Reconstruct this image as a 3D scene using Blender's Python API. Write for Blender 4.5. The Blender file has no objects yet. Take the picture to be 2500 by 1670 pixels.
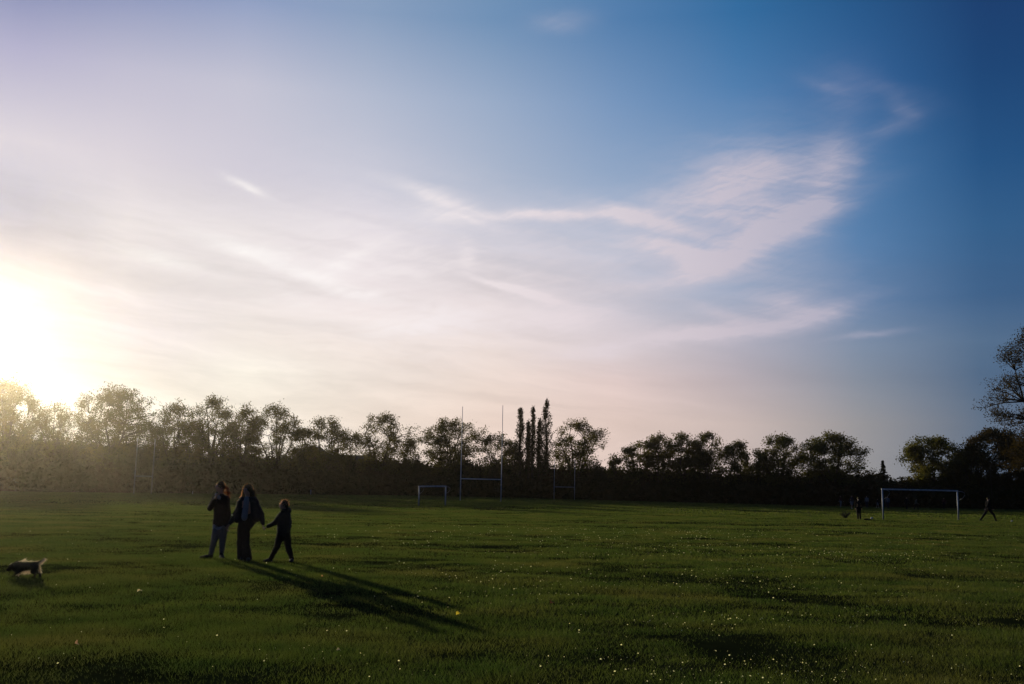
import bpy, bmesh, math, random
import numpy as np
from mathutils import Vector, Matrix, Euler, noise as mnoise

sc = bpy.context.scene
COL = sc.collection
R = math.radians

# ------------------------------------------------------------------ camera
FPX = 2430.0                       # focal length in photo pixels (2500 wide)
CAM_H = 1.6
cam_data = bpy.data.cameras.new("camera")
cam_data.sensor_width = 36.0
cam_data.lens = 36.0 * FPX / 2500.0
cam_data.clip_start = 0.1
cam_data.clip_end = 20000
cam = bpy.data.objects.new("camera", cam_data)
COL.objects.link(cam)
CAM_ROT = Matrix.Rotation(R(90 + 8.52), 3, 'X') @ Matrix.Rotation(R(0.93), 3, 'Z')
cam.matrix_world = Matrix.Translation((0, 0, CAM_H)) @ CAM_ROT.to_4x4()
sc.camera = cam


def ray(px, py):
    d = Vector(((px - 1250.0) / FPX, -(py - 835.0) / FPX, -1.0))
    return (CAM_ROT @ d).normalized()


def at(px, py, Y):
    d = ray(px, py)
    t = Y / d.y
    return Vector((d.x * t, Y, CAM_H + d.z * t))


SUN_DIR = ray(-30, 788)
SUN_EL = math.asin(SUN_DIR.z)
SUN_AZ = math.atan2(SUN_DIR.x, SUN_DIR.y)     # from +Y towards +X

# ------------------------------------------------------------------ exposure
sc.view_settings.view_transform = 'Standard'
sc.view_settings.look = 'None'
sc.view_settings.exposure = 0.0
sc.view_settings.gamma = 1.0
sc.view_settings.use_curve_mapping = False
sc.cycles.use_denoising = True
sc.cycles.max_bounces = 6
sc.cycles.diffuse_bounces = 2
sc.cycles.glossy_bounces = 2
sc.cycles.transmission_bounces = 3
sc.cycles.transparent_max_bounces = 8
sc.cycles.volume_bounces = 0
sc.cycles.sample_clamp_indirect = 4.0

# ------------------------------------------------------------------ world
class NT:
    """small helper for building node trees"""
    def __init__(self, tree):
        self.t = tree
        self.n = tree.nodes
        self.l = tree.links

    def new(self, kind, **kw):
        nd = self.n.new(kind)
        for k, v in kw.items():
            setattr(nd, k, v)
        return nd

    def put(self, sock, val):
        if hasattr(val, 'is_output'):
            self.l.new(val, sock)
        else:
            sock.default_value = val

    def math(self, op, a, b=None, c=None, clamp=False):
        nd = self.new('ShaderNodeMath', operation=op)
        nd.use_clamp = clamp
        self.put(nd.inputs[0], a)
        if b is not None:
            self.put(nd.inputs[1], b)
        if c is not None:
            self.put(nd.inputs[2], c)
        return nd.outputs[0]

    def vmath(self, op, a, b=None, scale=None):
        nd = self.new('ShaderNodeVectorMath', operation=op)
        self.put(nd.inputs[0], a)
        if b is not None:
            self.put(nd.inputs[1], b)
        if scale is not None:
            self.put(nd.inputs[3], scale)
        return nd.outputs[1] if op in ('DOT_PRODUCT', 'LENGTH') else nd.outputs[0]

    def noise(self, vec, scale, detail=4, rough=0.55, dist=0.0):
        nd = self.new('ShaderNodeTexNoise')
        self.put(nd.inputs['Vector'], vec)
        nd.inputs['Scale'].default_value = scale
        nd.inputs['Detail'].default_value = detail
        nd.inputs['Roughness'].default_value = rough
        nd.inputs['Distortion'].default_value = dist
        return nd.outputs['Fac'], nd.outputs['Color']

    def mix(self, fac, a, b, mode='MIX'):
        nd = self.new('ShaderNodeMix', data_type='RGBA', blend_type=mode)
        self.put(nd.inputs[0], fac)
        self.put(nd.inputs[6], a)
        self.put(nd.inputs[7], b)
        return nd.outputs[2]

    def mapr(self, v, a, b, c, d, smooth=False):
        nd = self.new('ShaderNodeMapRange')
        if smooth:
            nd.interpolation_type = 'SMOOTHSTEP'
        self.put(nd.inputs[0], v)
        for i, x in enumerate((a, b, c, d)):
            nd.inputs[i + 1].default_value = x
        return nd.outputs[0]

    def ramp(self, v, stops):
        nd = self.new('ShaderNodeValToRGB')
        self.put(nd.inputs[0], v)
        el = nd.color_ramp.elements
        while len(el) > 1:
            el.remove(el[-1])
        el[0].position, el[0].color = stops[0][0], (*stops[0][1], 1)
        for p, c in stops[1:]:
            e = el.new(p)
            e.color = (*c, 1)
        return nd.outputs[0]


def srgb(r, g, b):
    f = lambda c: (c / 255 / 12.92) if c <= 10.3 else ((c / 255 + 0.055) / 1.055) ** 2.4
    return (f(r), f(g), f(b))


world = bpy.data.worlds.new("World")
sc.world = world
world.use_nodes = True
W = NT(world.node_tree)
for nd in list(W.n):
    W.n.remove(nd)
w_out = W.new('ShaderNodeOutputWorld')
bg = W.new('ShaderNodeBackground')
W.l.new(bg.outputs[0], w_out.inputs[0])
SKY_STRENGTH = 0.10
bg.inputs[1].default_value = SKY_STRENGTH
sky = W.new('ShaderNodeTexSky')
sky.sky_type = 'NISHITA'
sky.sun_disc = False
sky.sun_elevation = SUN_EL
sky.sun_rotation = SUN_AZ
sky.altitude = 50
sky.air_density = 1.0
sky.dust_density = 0.6
sky.ozone_density = 2.5
tc = W.new('ShaderNodeTexCoord')
DIR = tc.outputs['Generated']
sep = W.new('ShaderNodeSeparateXYZ')
W.l.new(DIR, sep.inputs[0])
az = W.math('MULTIPLY', W.math('ARCTAN2', sep.outputs[0], sep.outputs[1]), 180 / math.pi)
el = W.math('MULTIPLY', W.math('ARCSINE', sep.outputs[2]), 180 / math.pi)
comb = W.new('ShaderNodeCombineXYZ')
W.l.new(az, comb.inputs[0])
W.l.new(el, comb.inputs[1])
ANG = comb.outputs[0]                       # (azimuth, elevation) in degrees
cosang = W.vmath('DOT_PRODUCT', DIR, tuple(SUN_DIR))
theta = W.math('MULTIPLY', W.math('ARCCOSINE', W.math('MINIMUM', cosang, 0.99999)), 180 / math.pi)


def azel(px, py):
    d = ray(px * 2500 / 2347.0, py * 2500 / 2347.0)
    return math.degrees(math.atan2(d.x, d.y)), math.degrees(math.asin(d.z))


# warp the angle coordinates so that the streaks look wind-combed
_, wc = W.noise(W.vmath('MULTIPLY', ANG, (0.12, 0.2, 1.0)), 1.0, 4, 0.6)
warp = W.vmath('MULTIPLY', W.vmath('SUBTRACT', wc, (0.5, 0.5, 0.5)), (1.3, 0.8, 0.0))
WANG = W.vmath('ADD', ANG, warp)
_, wc2 = W.noise(W.vmath('MULTIPLY', ANG, (0.7, 1.1, 1.0)), 1.0, 3, 0.6)
warp2 = W.vmath('MULTIPLY', W.vmath('SUBTRACT', wc2, (0.5, 0.5, 0.5)), (0.6, 0.35, 0.0))
WANG = W.vmath('ADD', WANG, warp2)

# (x0, y0, x1, y1, half width px, weight) in 2347-wide photo units: one cirrus streak each
STREAKS = [
    (1800, 400, 1500, 540, 100, .16), (1150, 600, 600, 560, 120, .20), (1500, 560, 1150, 560, 70, .12), (1350, 720, 700, 680, 90, .26), (1900, 720, 1400, 800, 50, .16),
    (1870, 410, 1690, 520, 55, .14), (1960, 640, 1750, 650, 40, .10), (1990, 240, 1880, 200, 50, .07),
    (1905, 345, 1860, 480, 28, .50), (1870, 490, 1600, 615, 19, .62), (1800, 400, 1650, 520, 75, .40),
    (1650, 610, 1540, 590, 18, .20), (1880, 370, 1640, 400, 24, .22), (1700, 430, 1500, 470, 26, .20),
    (1640, 570, 1440, 530, 20, .26), (1560, 515, 1390, 480, 11, .50), (1400, 488, 1100, 492, 7, .48),
    (1100, 500, 940, 430, 13, .40), (1060, 480, 960, 485, 22, .20), (1620, 560, 1360, 590, 40, .15),
    (1640, 635, 1390, 660, 9, .20), (1985, 310, 2090, 270, 13, .14), (2090, 255, 2040, 230, 12, .13),
    (1950, 215, 1850, 180, 10, .08), (2100, 220, 1930, 165, 14, .06), (1960, 400, 1900, 370, 30, .18),
    (1935, 712, 1830, 722, 13, .46), (1840, 738, 1560, 770, 13, .42), (1600, 765, 1320, 808, 14, .42),
    (1860, 700, 1740, 690, 22, .36), (1700, 730, 1600, 700, 9, .24), (2050, 762, 1950, 772, 5, .30),
    (1990, 680, 1880, 705, 10, .14), (1200, 670, 1080, 640, 5, .60), (1290, 690, 1190, 672, 9, .45),
    (1075, 615, 1068, 560, 13, .26), (600, 438, 535, 408, 6, .50), (860, 680, 650, 620, 12, .40),
    (650, 600, 480, 545, 12, .34), (860, 560, 760, 620, 12, .26), (1380, 725, 1180, 740, 26, .30),
    (1340, 47, 1230, 52, 14, .10), (1100, 720, 900, 755, 16, .30), (440, 610, 290, 570, 10, .25),
]
acc = None
for (x0, y0, x1, y1, hw, wt) in STREAKS:
    a0, e0 = azel(x0, y0)
    a1, e1 = azel(x1, y1)
    ln = math.hypot(a1 - a0, e1 - e0)
    mp = W.new('ShaderNodeMapping', vector_type='TEXTURE')
    W.l.new(WANG, mp.inputs[0])
    mp.inputs['Location'].default_value = ((a0 + a1) / 2, (e0 + e1) / 2, 0)
    mp.inputs['Rotation'].default_value = (0, 0, math.atan2(e1 - e0, a1 - a0))
    mp.inputs['Scale'].default_value = (ln * 0.66, hw / 39.8 * 1.5, 1)
    d2 = W.vmath('DOT_PRODUCT', mp.outputs[0], mp.outputs[0])
    g = W.math('POWER', 0.3679, d2)
    acc = W.math('MULTIPLY_ADD', g, wt, acc if acc is not None else 0.0)
# fibres, combed along the streaks
mpf = W.new('ShaderNodeMapping', vector_type='TEXTURE')
W.l.new(WANG, mpf.inputs[0])
mpf.inputs['Rotation'].default_value = (0, 0, R(-10))
mpf.inputs['Scale'].default_value = (9.0, 1.3, 1)
fib, _ = W.noise(mpf.outputs[0], 1.0, 6, 0.58, 0.5)
fib = W.mapr(fib, 0.32, 0.68, 0.52, 1.15)
mpg = W.new('ShaderNodeMapping', vector_type='TEXTURE')
W.l.new(WANG, mpg.inputs[0])
mpg.inputs['Rotation'].default_value = (0, 0, R(14))
mpg.inputs['Scale'].default_value = (2.6, 0.42, 1)
fin, _ = W.noise(mpg.outputs[0], 1.0, 7, 0.66, 0.8)
cirrus = W.math('MULTIPLY', W.math('MULTIPLY', acc, fib), W.mapr(fin, 0.3, 0.7, 0.74, 1.22))
# faint banded veil lower in the sky towards the sun
mpb = W.new('ShaderNodeMapping', vector_type='TEXTURE')
W.l.new(WANG, mpb.inputs[0])
mpb.inputs['Rotation'].default_value = (0, 0, R(-6))
mpb.inputs['Scale'].default_value = (16.0, 2.2, 1)
bands, _ = W.noise(mpb.outputs[0], 1.0, 5, 0.62, 0.4)
# the milky high veil, brightest around the sun: colour by elevation (rows) and by azimuth away from the sun
VEIL_X = (50, 300, 600, 900, 1200, 1500, 1800, 2100, 2400)
VEIL = {
    50: [(106, 123, 172), (130, 143, 186), (145, 160, 196), (138, 160, 192), (113, 146, 184), (84, 127, 174), (50, 108, 160), (35, 85, 136), (22, 57, 107)],
    250: [(180, 178, 207), (192, 190, 211), (198, 197, 214), (180, 188, 209), (155, 173, 201), (120, 151, 191), (78, 127, 177), (48, 98, 152), (23, 66, 116)],
    450: [(220, 213, 222), (218, 211, 221), (207, 203, 217), (200, 200, 216), (173, 184, 206), (146, 168, 199), (112, 149, 190), (68, 117, 166), (32, 80, 130)],
    600: [(190, 190, 207), (229, 222, 224), (230, 222, 224), (224, 215, 222), (203, 201, 214), (178, 187, 208), (130, 158, 194), (84, 126, 172), (48, 93, 139)],
    750: [(168, 170, 192), (226, 219, 222), (233, 223, 222), (234, 221, 221), (230, 217, 217), (200, 196, 208), (152, 165, 190), (90, 124, 164), (58, 94, 136)],
    850: [(168, 170, 192), (226, 219, 224), (238, 228, 221), (241, 227, 219), (238, 222, 215), (218, 204, 206), (174, 170, 184), (124, 140, 165), (82, 108, 140)],
    925: [(182, 180, 196), (230, 223, 222), (249, 242, 230), (240, 227, 217), (239, 220, 209), (228, 205, 200), (186, 174, 180), (132, 140, 157), (76, 100, 131)],
    1030: [(253, 250, 238), (251, 245, 232), (248, 238, 224), (242, 226, 212), (238, 215, 202), (230, 206, 196), (205, 187, 182), (150, 148, 152), (92, 108, 132)],
}
daz = W.math('DIVIDE', W.math('ABSOLUTE', W.math('SUBTRACT', az, math.degrees(SUN_AZ))), 180.0)
table, prev_el = None, None
for row in sorted(VEIL, reverse=True):
    stops = []
    for x_, c_ in zip(VEIL_X, VEIL[row]):
        d_ = ray(x_, row)
        stops.append(((math.degrees(math.atan2(d_.x, d_.y)) - math.degrees(SUN_AZ)) / 180.0, srgb(*c_)))
    stops += [(80 / 180, srgb(22, 56, 104)), (1.0, srgb(30, 54, 92))]
    e_ = math.degrees(math.asin(ray(1250, row).z))
    rr_ = W.ramp(daz, stops)
    if table is None:
        table = rr_
    else:
        table = W.mix(W.mapr(el, prev_el, e_, 0, 1), table, rr_)
    prev_el = e_
NISH = 0.06
nish = W.vmath('SCALE', W.vmath('MINIMUM', sky.outputs[0], (4.0, 4.0, 4.0)), scale=NISH)
clear = W.vmath('ADD', W.vmath('SCALE', table, scale=(1 - NISH) / SKY_STRENGTH), nish)
bandamt = W.math('MULTIPLY', W.mapr(el, 19, 11, 0, 1, True), W.mapr(theta, 46, 28, 0.2, 1, True))
bandv = W.mapr(bands, 0.34, 0.66, -0.13, 0.09)
clear = W.vmath('SCALE', clear, scale=W.math('MULTIPLY_ADD', bandv, bandamt, 1.0))
# cirrus colour: sunlit ice, dimmer and pinker away from the sun (values are before the sky strength)
cl = lambda *c: tuple(x * 1.0 for x in srgb(*c))
cloud_c = W.ramp(W.math('DIVIDE', theta, 80.0),
                 [(8 / 80, cl(255, 253, 250)), (20 / 80, cl(250, 243, 243)), (30 / 80, cl(232, 220, 224)),
                  (40 / 80, cl(208, 197, 207)), (50 / 80, cl(168, 168, 190)), (60 / 80, cl(110, 130, 170))])
cloud_c = W.vmath('SCALE', cloud_c, scale=1.0 / SKY_STRENGTH)
final = W.mix(W.math('MINIMUM', W.math('MULTIPLY', cirrus, 1.5), 0.85), clear, cloud_c)
W.l.new(final, bg.inputs[0])
world.cycles.sampling_method = 'MANUAL'
world.cycles.sample_map_resolution = 512

# ------------------------------------------------------------------ sun
sun_data = bpy.data.lights.new("sun", 'SUN')
sun_data.energy = 4.0
sun_data.angle = R(0.6)
sun_data.color = (1.0, 0.87, 0.60)
sun = bpy.data.objects.new("sun", sun_data)
COL.objects.link(sun)
sun.rotation_euler = SUN_DIR.to_track_quat('Z', 'Y').to_euler()
sun.location = SUN_DIR * 100
#==SCENE==

# ------------------------------------------------------------------ tagging and mesh helpers
def tag(o, label=None, cat=None, group=None, kind=None):
    for k, v in (('label', label), ('category', cat), ('group', group), ('kind', kind)):
        if v:
            o[k] = v
    return o


def link(o, parent=None):
    COL.objects.link(o)
    if parent is not None:
        o.parent = parent
    return o


def empty(name, loc):
    o = bpy.data.objects.new(name, None)
    o.empty_display_size = 0.3
    COL.objects.link(o)
    o.location = loc
    return o


def np_mesh(name, verts, faces_n, mat, smooth=False):
    """verts (V,3); faces_n: (F,k) int array of equal-sized polygons"""
    me = bpy.data.meshes.new(name)
    verts = np.ascontiguousarray(verts, dtype=np.float32)
    faces_n = np.ascontiguousarray(faces_n, dtype=np.int32)
    nf, k = faces_n.shape
    me.vertices.add(len(verts))
    me.vertices.foreach_set('co', verts.ravel())
    me.loops.add(nf * k)
    me.loops.foreach_set('vertex_index', faces_n.ravel())
    me.polygons.add(nf)
    me.polygons.foreach_set('loop_start', np.arange(0, nf * k, k, dtype=np.int32))
    me.polygons.foreach_set('loop_total', np.full(nf, k, dtype=np.int32))
    if smooth:
        me.polygons.foreach_set('use_smooth', np.ones(nf, dtype=bool))
    me.update(calc_edges=True)
    if mat:
        me.materials.append(mat)
    return me


def mesh_obj(name, me, parent=None, loc=None):
    o = bpy.data.objects.new(name, me)
    link(o, parent)
    if loc is not None:
        o.location = loc
    return o


# ------------------------------------------------------------------ materials
def new_mat(name):
    m = bpy.data.materials.new(name)
    m.use_nodes = True
    T = NT(m.node_tree)
    for nd in list(T.n):
        T.n.remove(nd)
    out = T.new('ShaderNodeOutputMaterial')
    return m, T, out


def leafy(name, c1, c2, scale, trans=0.5, tboost=(1.25, 1.15, 0.6), gloss=0.0, rough=0.5, c3=None, scale3=0.2):
    """diffuse + translucent leaf material, two colours mixed by object-space noise"""
    m, T, out = new_mat(name)
    co = T.new('ShaderNodeTexCoord').outputs['Object']
    f, _ = T.noise(co, scale, 3, 0.6)
    col = T.mix(T.mapr(f, 0.35, 0.65, 0, 1), (*c1, 1), (*c2, 1))
    if c3:
        f3, _ = T.noise(co, scale3, 2, 0.5)
        col = T.mix(T.mapr(f3, 0.5, 0.68, 0, 1), col, (*c3, 1))
    d = T.new('ShaderNodeBsdfDiffuse')
    T.l.new(col, d.inputs[0])
    t = T.new('ShaderNodeBsdfTranslucent')
    T.put(t.inputs[0], T.vmath('MULTIPLY', col, tboost))
    mx = T.new('ShaderNodeMixShader')
    mx.inputs[0].default_value = trans
    T.l.new(d.outputs[0], mx.inputs[1])
    T.l.new(t.outputs[0], mx.inputs[2])
    res = mx.outputs[0]
    if gloss > 0:
        g = T.new('ShaderNodeBsdfGlossy')
        g.inputs['Roughness'].default_value = rough
        g.inputs[0].default_value = (0.8, 0.85, 0.5, 1)
        m2 = T.new('ShaderNodeMixShader')
        m2.inputs[0].default_value = gloss
        T.l.new(res, m2.inputs[1])
        T.l.new(g.outputs[0], m2.inputs[2])
        res = m2.outputs[0]
    T.l.new(res, out.inputs[0])
    return m


def plain(name, c, rough=0.8, var=0.25, scale=6.0, metal=0.0, bump=0.0, spec=0.3, sheen=0.0):
    m, T, out = new_mat(name)
    co = T.new('ShaderNodeTexCoord').outputs['Object']
    f, _ = T.noise(co, scale, 4, 0.6)
    lo = tuple(x * (1 - var) for x in c)
    hi = tuple(min(1, x * (1 + var)) for x in c)
    p = T.new('ShaderNodeBsdfPrincipled')
    T.put(p.inputs['Base Color'], T.mix(T.mapr(f, 0.3, 0.7, 0, 1), (*lo, 1), (*hi, 1)))
    p.inputs['Roughness'].default_value = rough
    p.inputs['Metallic'].default_value = metal
    p.inputs['Specular IOR Level'].default_value = spec
    p.inputs['Sheen Weight'].default_value = sheen
    if bump:
        b = T.new('ShaderNodeBump')
        b.inputs['Strength'].default_value = bump
        T.l.new(f, b.inputs['Height'])
        T.l.new(b.outputs[0], p.inputs['Normal'])
    T.l.new(p.outputs[0], out.inputs[0])
    return m


M_GRASS = leafy('grass_blades', (0.032, 0.055, 0.014), (0.056, 0.071, 0.019), 0.9, 0.80, (1.24, 1.22, 0.72), 0.02, 0.5,
                (0.070, 0.074, 0.024), 0.35)
M_SOIL = plain('turf_soil', (0.013, 0.016, 0.006), 1.0, 0.4, 1.5, bump=0.3, spec=0.0)
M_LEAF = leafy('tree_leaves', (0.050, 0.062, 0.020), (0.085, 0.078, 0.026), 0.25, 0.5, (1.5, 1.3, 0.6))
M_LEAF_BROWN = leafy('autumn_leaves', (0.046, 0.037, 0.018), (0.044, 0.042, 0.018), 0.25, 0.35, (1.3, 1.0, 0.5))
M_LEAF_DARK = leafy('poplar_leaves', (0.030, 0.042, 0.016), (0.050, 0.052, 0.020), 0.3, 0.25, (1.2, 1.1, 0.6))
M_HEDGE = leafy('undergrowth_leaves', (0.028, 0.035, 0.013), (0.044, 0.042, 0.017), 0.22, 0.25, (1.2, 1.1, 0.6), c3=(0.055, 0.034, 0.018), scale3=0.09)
M_BARK = plain('bark', (0.055, 0.043, 0.032), 0.95, 0.4, 3.0, bump=0.4, spec=0.1)
M_WHITE = plain('white_paint', (0.62, 0.64, 0.68), 0.45, 0.12, 8.0, spec=0.4)
M_WHITE_WORN = plain('worn_white_paint', (0.42, 0.43, 0.46), 0.55, 0.25, 3.0, spec=0.4)
M_STEEL = plain('galvanised_steel', (0.30, 0.31, 0.32), 0.5, 0.2, 5.0, metal=0.4)

# ------------------------------------------------------------------ ground shape
def vnoise(x, y, seed):
    """smooth value noise on numpy arrays, range -1..1"""
    xi = np.floor(x).astype(np.int64)
    yi = np.floor(y).astype(np.int64)
    xf = x - xi
    yf = y - yi
    u = xf * xf * xf * (xf * (xf * 6 - 15) + 10)
    v = yf * yf * yf * (yf * (yf * 6 - 15) + 10)

    def h(a, b):
        n = (a * 374761393 + b * 668265263 + seed * 982451653) & 0xffffffff
        n = ((n ^ (n >> 13)) * 1274126177) & 0xffffffff
        n = n ^ (n >> 16)
        return (n & 0xffff) / 32767.5 - 1.0
    return (h(xi, yi) * (1 - u) + h(xi + 1, yi) * u) * (1 - v) + (h(xi, yi + 1) * (1 - u) + h(xi + 1, yi + 1) * u) * v


def gz(x, y):
    x = np.asarray(x, dtype=np.float64)
    y = np.asarray(y, dtype=np.float64)
    d = np.hypot(x, y)
    z = 0.025 * vnoise(x / 3.1 + 7, y / 2.3, 1) + 0.014 * vnoise(x / 1.05, y / 0.85, 2) \
        + 0.030 * vnoise(x / 9.5, y / 6.5 + 3, 3) + 0.06 * vnoise(x / 28, y / 17, 4)
    # a shallow dip across the pitch, right of centre, shaped to give a dark streak
    dip = -0.10 * np.exp(-(((x - 11.0) / 9.0) ** 2 + ((y - 55.0 - 0.1 * (x - 11)) / 2.2) ** 2))
    fade = np.clip((230 - d) / 100, 0, 1)
    rise = 0.42 * np.clip((d - 95) / 85, 0, 1) * np.exp(-((x + 18) / 42.0) ** 2)
    return (z + dip) * fade + rise - 0.02


def gzf(x, y):
    return float(gz(np.array([x]), np.array([y]))[0])


def ground_px(px, py):
    """point of the ground seen at photo pixel (px, py)"""
    d = ray(px, py)
    t = -CAM_H / d.z
    for _ in range(4):
        p = Vector((d.x * t, d.y * t))
        t = (gzf(p.x, p.y) - CAM_H) / d.z
    return Vector((d.x * t, d.y * t, gzf(d.x * t, d.y * t)))


def axis(dense_lo, dense_hi, step0, growth, far):
    pos = [0.0]
    s = step0
    while pos[-1] < far:
        s = min(s * growth, far * 0.2)
        pos.append(pos[-1] + (step0 if pos[-1] < dense_hi else s))
        if pos[-1] < dense_hi:
            s = step0
    return pos


xs_p = axis(0, 30, 0.28, 1.03, 3000)
xs = np.array(sorted([-v for v in xs_p[1:]] + xs_p))
ys_p = axis(0, 62, 0.28, 1.03, 4000)
ys = np.array([-400, -150, -60, -25, -10, -4] + [v for v in ys_p])
GX, GY = np.meshgrid(xs, ys)
GZ = gz(GX, GY)
nx, ny = len(xs), len(ys)
gv = np.stack([GX.ravel(), GY.ravel(), GZ.ravel()], 1)
ii = np.arange(nx * ny).reshape(ny, nx)
gf = np.stack([ii[:-1, :-1].ravel(), ii[:-1, 1:].ravel(), ii[1:, 1:].ravel(), ii[1:, :-1].ravel()], 1)
ground = mesh_obj('ground', np_mesh('ground', gv, gf, M_SOIL, True))
tag(ground, 'wide flat playing field turf reaching the far tree belt', kind='structure')

# ------------------------------------------------------------------ grass blades
rng = np.random.default_rng(11)
BANDS = [(3.5, 7, 1500, 0.005, .048), (7, 13, 3600, 0.0036, 0.046), (13, 24, 1900, 0.0062, 0.047), (24, 44, 760, 0.012, 0.050),
         (44, 82, 220, 0.028, 0.052), (82, 150, 34, 0.11, 0.07), (150, 260, 10, 0.24, 0.09)]
BV = []
for (d0, d1, dens, wid, hgt) in BANDS:
    half = 0.60
    area = half * (d1 * d1 - d0 * d0) + 4 * (d1 - d0)
    n = int(area * dens)
    yy = np.sqrt(rng.random(n) * (d1 * d1 - d0 * d0) + d0 * d0)
    xx = (rng.random(n) * 2 - 1) * (half * yy + 2)
    clump = vnoise(xx / 0.55, yy / 0.5, 21) * 0.5 + vnoise(xx / 2.2, yy / 1.7, 22) * 0.5
    keep = rng.random(n) < (0.76 + 0.85 * clump)
    xx, yy, clump = xx[keep], yy[keep], clump[keep]
    n = len(xx)
    h = hgt * (0.55 + 0.75 * rng.random(n)) * (1 + 0.6 * clump)
    tall = rng.random(n) < 0.012
    h[tall] *= 1.6
    ang = rng.random(n) * 2 * np.pi
    lean = h * (0.25 + 0.9 * rng.random(n))
    la = rng.random(n) * 2 * np.pi
    w = wid * (0.6 + 0.8 * rng.random(n)) * 0.5
    zz = gz(xx, yy) - 0.004
    b = np.stack([xx, yy, zz], 1)
    side = np.stack([np.cos(ang) * w, np.sin(ang) * w, np.zeros(n)], 1)
    tip = b + np.stack([np.cos(la) * lean, np.sin(la) * lean, h], 1)
    BV.append(np.stack([b - side, b + side, tip], 1).reshape(-1, 3))
bv = np.concatenate(BV)
bf = np.arange(len(bv)).reshape(-1, 3)
grass = mesh_obj('grass', np_mesh('grass', bv, bf, M_GRASS))
tag(grass, 'short rough green grass of the playing field', 'grass', kind='stuff')
print('grass blades', len(bf))

# pale flakes among the blades, low-sun glints put into their bright colour
M_GRASS_GLINT = leafy('pale_glint_flakes', (0.75, 0.72, 0.42), (0.80, 0.80, 0.62), 2.0, 0.62, (1.0, 0.97, 0.66), 0.04, 0.4)
n = 15000
dd = 7.5 + 38 * rng.random(n) ** 1.6
xx = (rng.random(n) * 2 - 1) * (0.56 * dd + 1)
cl_ = vnoise(xx / 2.4, dd / 1.6, 31) + 0.6 * vnoise(xx / 0.8, dd / 0.6, 32)
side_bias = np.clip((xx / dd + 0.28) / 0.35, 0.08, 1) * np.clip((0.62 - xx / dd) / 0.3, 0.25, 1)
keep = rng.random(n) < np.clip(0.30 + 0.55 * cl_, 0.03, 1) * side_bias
xx, dd = xx[keep], dd[keep]
n = len(xx)
sz = np.minimum((0.0040 + 0.0085 * rng.random(n) ** 2.6) * (0.62 + dd / 26), 0.016)
a = rng.random(n) * 2 * np.pi
til = (rng.random(n) - 0.35) * 1.2
c = np.stack([xx, dd, gz(xx, dd) + 0.040 + 0.014 * rng.random(n)], 1)
u = np.stack([np.cos(a), np.sin(a), til * 0.5], 1) * sz[:, None]
v = np.stack([-np.sin(a) * np.sin(til), np.cos(a) * np.sin(til), np.cos(til)], 1) * sz[:, None] * 0.75
dv = np.stack([c - u, c - v * 0.6, c + u, c + v], 1).reshape(-1, 3)
grass_glints = mesh_obj('glint_flakes', np_mesh('glint_flakes', dv, np.arange(len(dv)).reshape(-1, 4), M_GRASS_GLINT))
tag(grass_glints, 'scattered pale flakes painted as sun glints in the grass', 'grass_glints', kind='stuff')

# ------------------------------------------------------------------ tubes
def tube_into(V, F, pts, radii, seg=6, cap=True):
    """append a tube through pts (list of Vector) to the lists V, F (quads/tris as tuples)"""
    base = len(V)
    n = len(pts)
    up = Vector((0.13, 0.21, 0.97)).normalized()
    for i, p in enumerate(pts):
        a_ = pts[max(0, i - 1)]
        b_ = pts[min(n - 1, i + 1)]
        d = (b_ - a_)
        if d.length < 1e-9:
            d = Vector((0, 0, 1))
        d.normalize()
        x = d.cross(up)
        if x.length < 0.05:
            x = d.cross(Vector((1, 0, 0)))
        x.normalize()
        y = d.cross(x)
        for k in range(seg):
            t = 2 * math.pi * k / seg
            V.append(p + (x * math.cos(t) + y * math.sin(t)) * radii[i])
    for i in range(n - 1):
        for k in range(seg):
            a_ = base + i * seg + k
            b_ = base + i * seg + (k + 1) % seg
            F.append((a_, b_, b_ + seg, a_ + seg))
    if cap:
        F.append(tuple(base + k for k in reversed(range(seg))))
        F.append(tuple(base + (n - 1) * seg + k for k in range(seg)))


def list_mesh(name, V, F, mat, smooth=True):
    me = bpy.data.meshes.new(name)
    me.from_pydata([tuple(v) for v in V], [], F)
    if smooth:
        me.polygons.foreach_set('use_smooth', np.ones(len(F), dtype=bool))
    if mat:
        me.materials.append(mat)
    me.update()
    return me


# ------------------------------------------------------------------ trees
def leaf_quads(centres, spread, per, size, rg, flat=0.7):
    c = np.repeat(np.asarray(centres), per, axis=0)
    n = len(c)
    off = rg.normal(0, 1, (n, 3)) * spread * np.array([1, 1, flat])
    c = c + off
    s = size * (0.5 + rg.random(n))
    a = rg.normal(0, 1, (n, 3))
    a /= np.linalg.norm(a, axis=1, keepdims=True)
    b = rg.normal(0, 1, (n, 3))
    b -= (b * a).sum(1, keepdims=True) * a
    b /= np.linalg.norm(b, axis=1, keepdims=True)
    a *= s[:, None] * 0.5
    b *= s[:, None] * 0.32
    return np.stack([c - a, c - b + a * 0.1, c + a, c + b + a * 0.1], 1).reshape(-1, 3)


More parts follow.
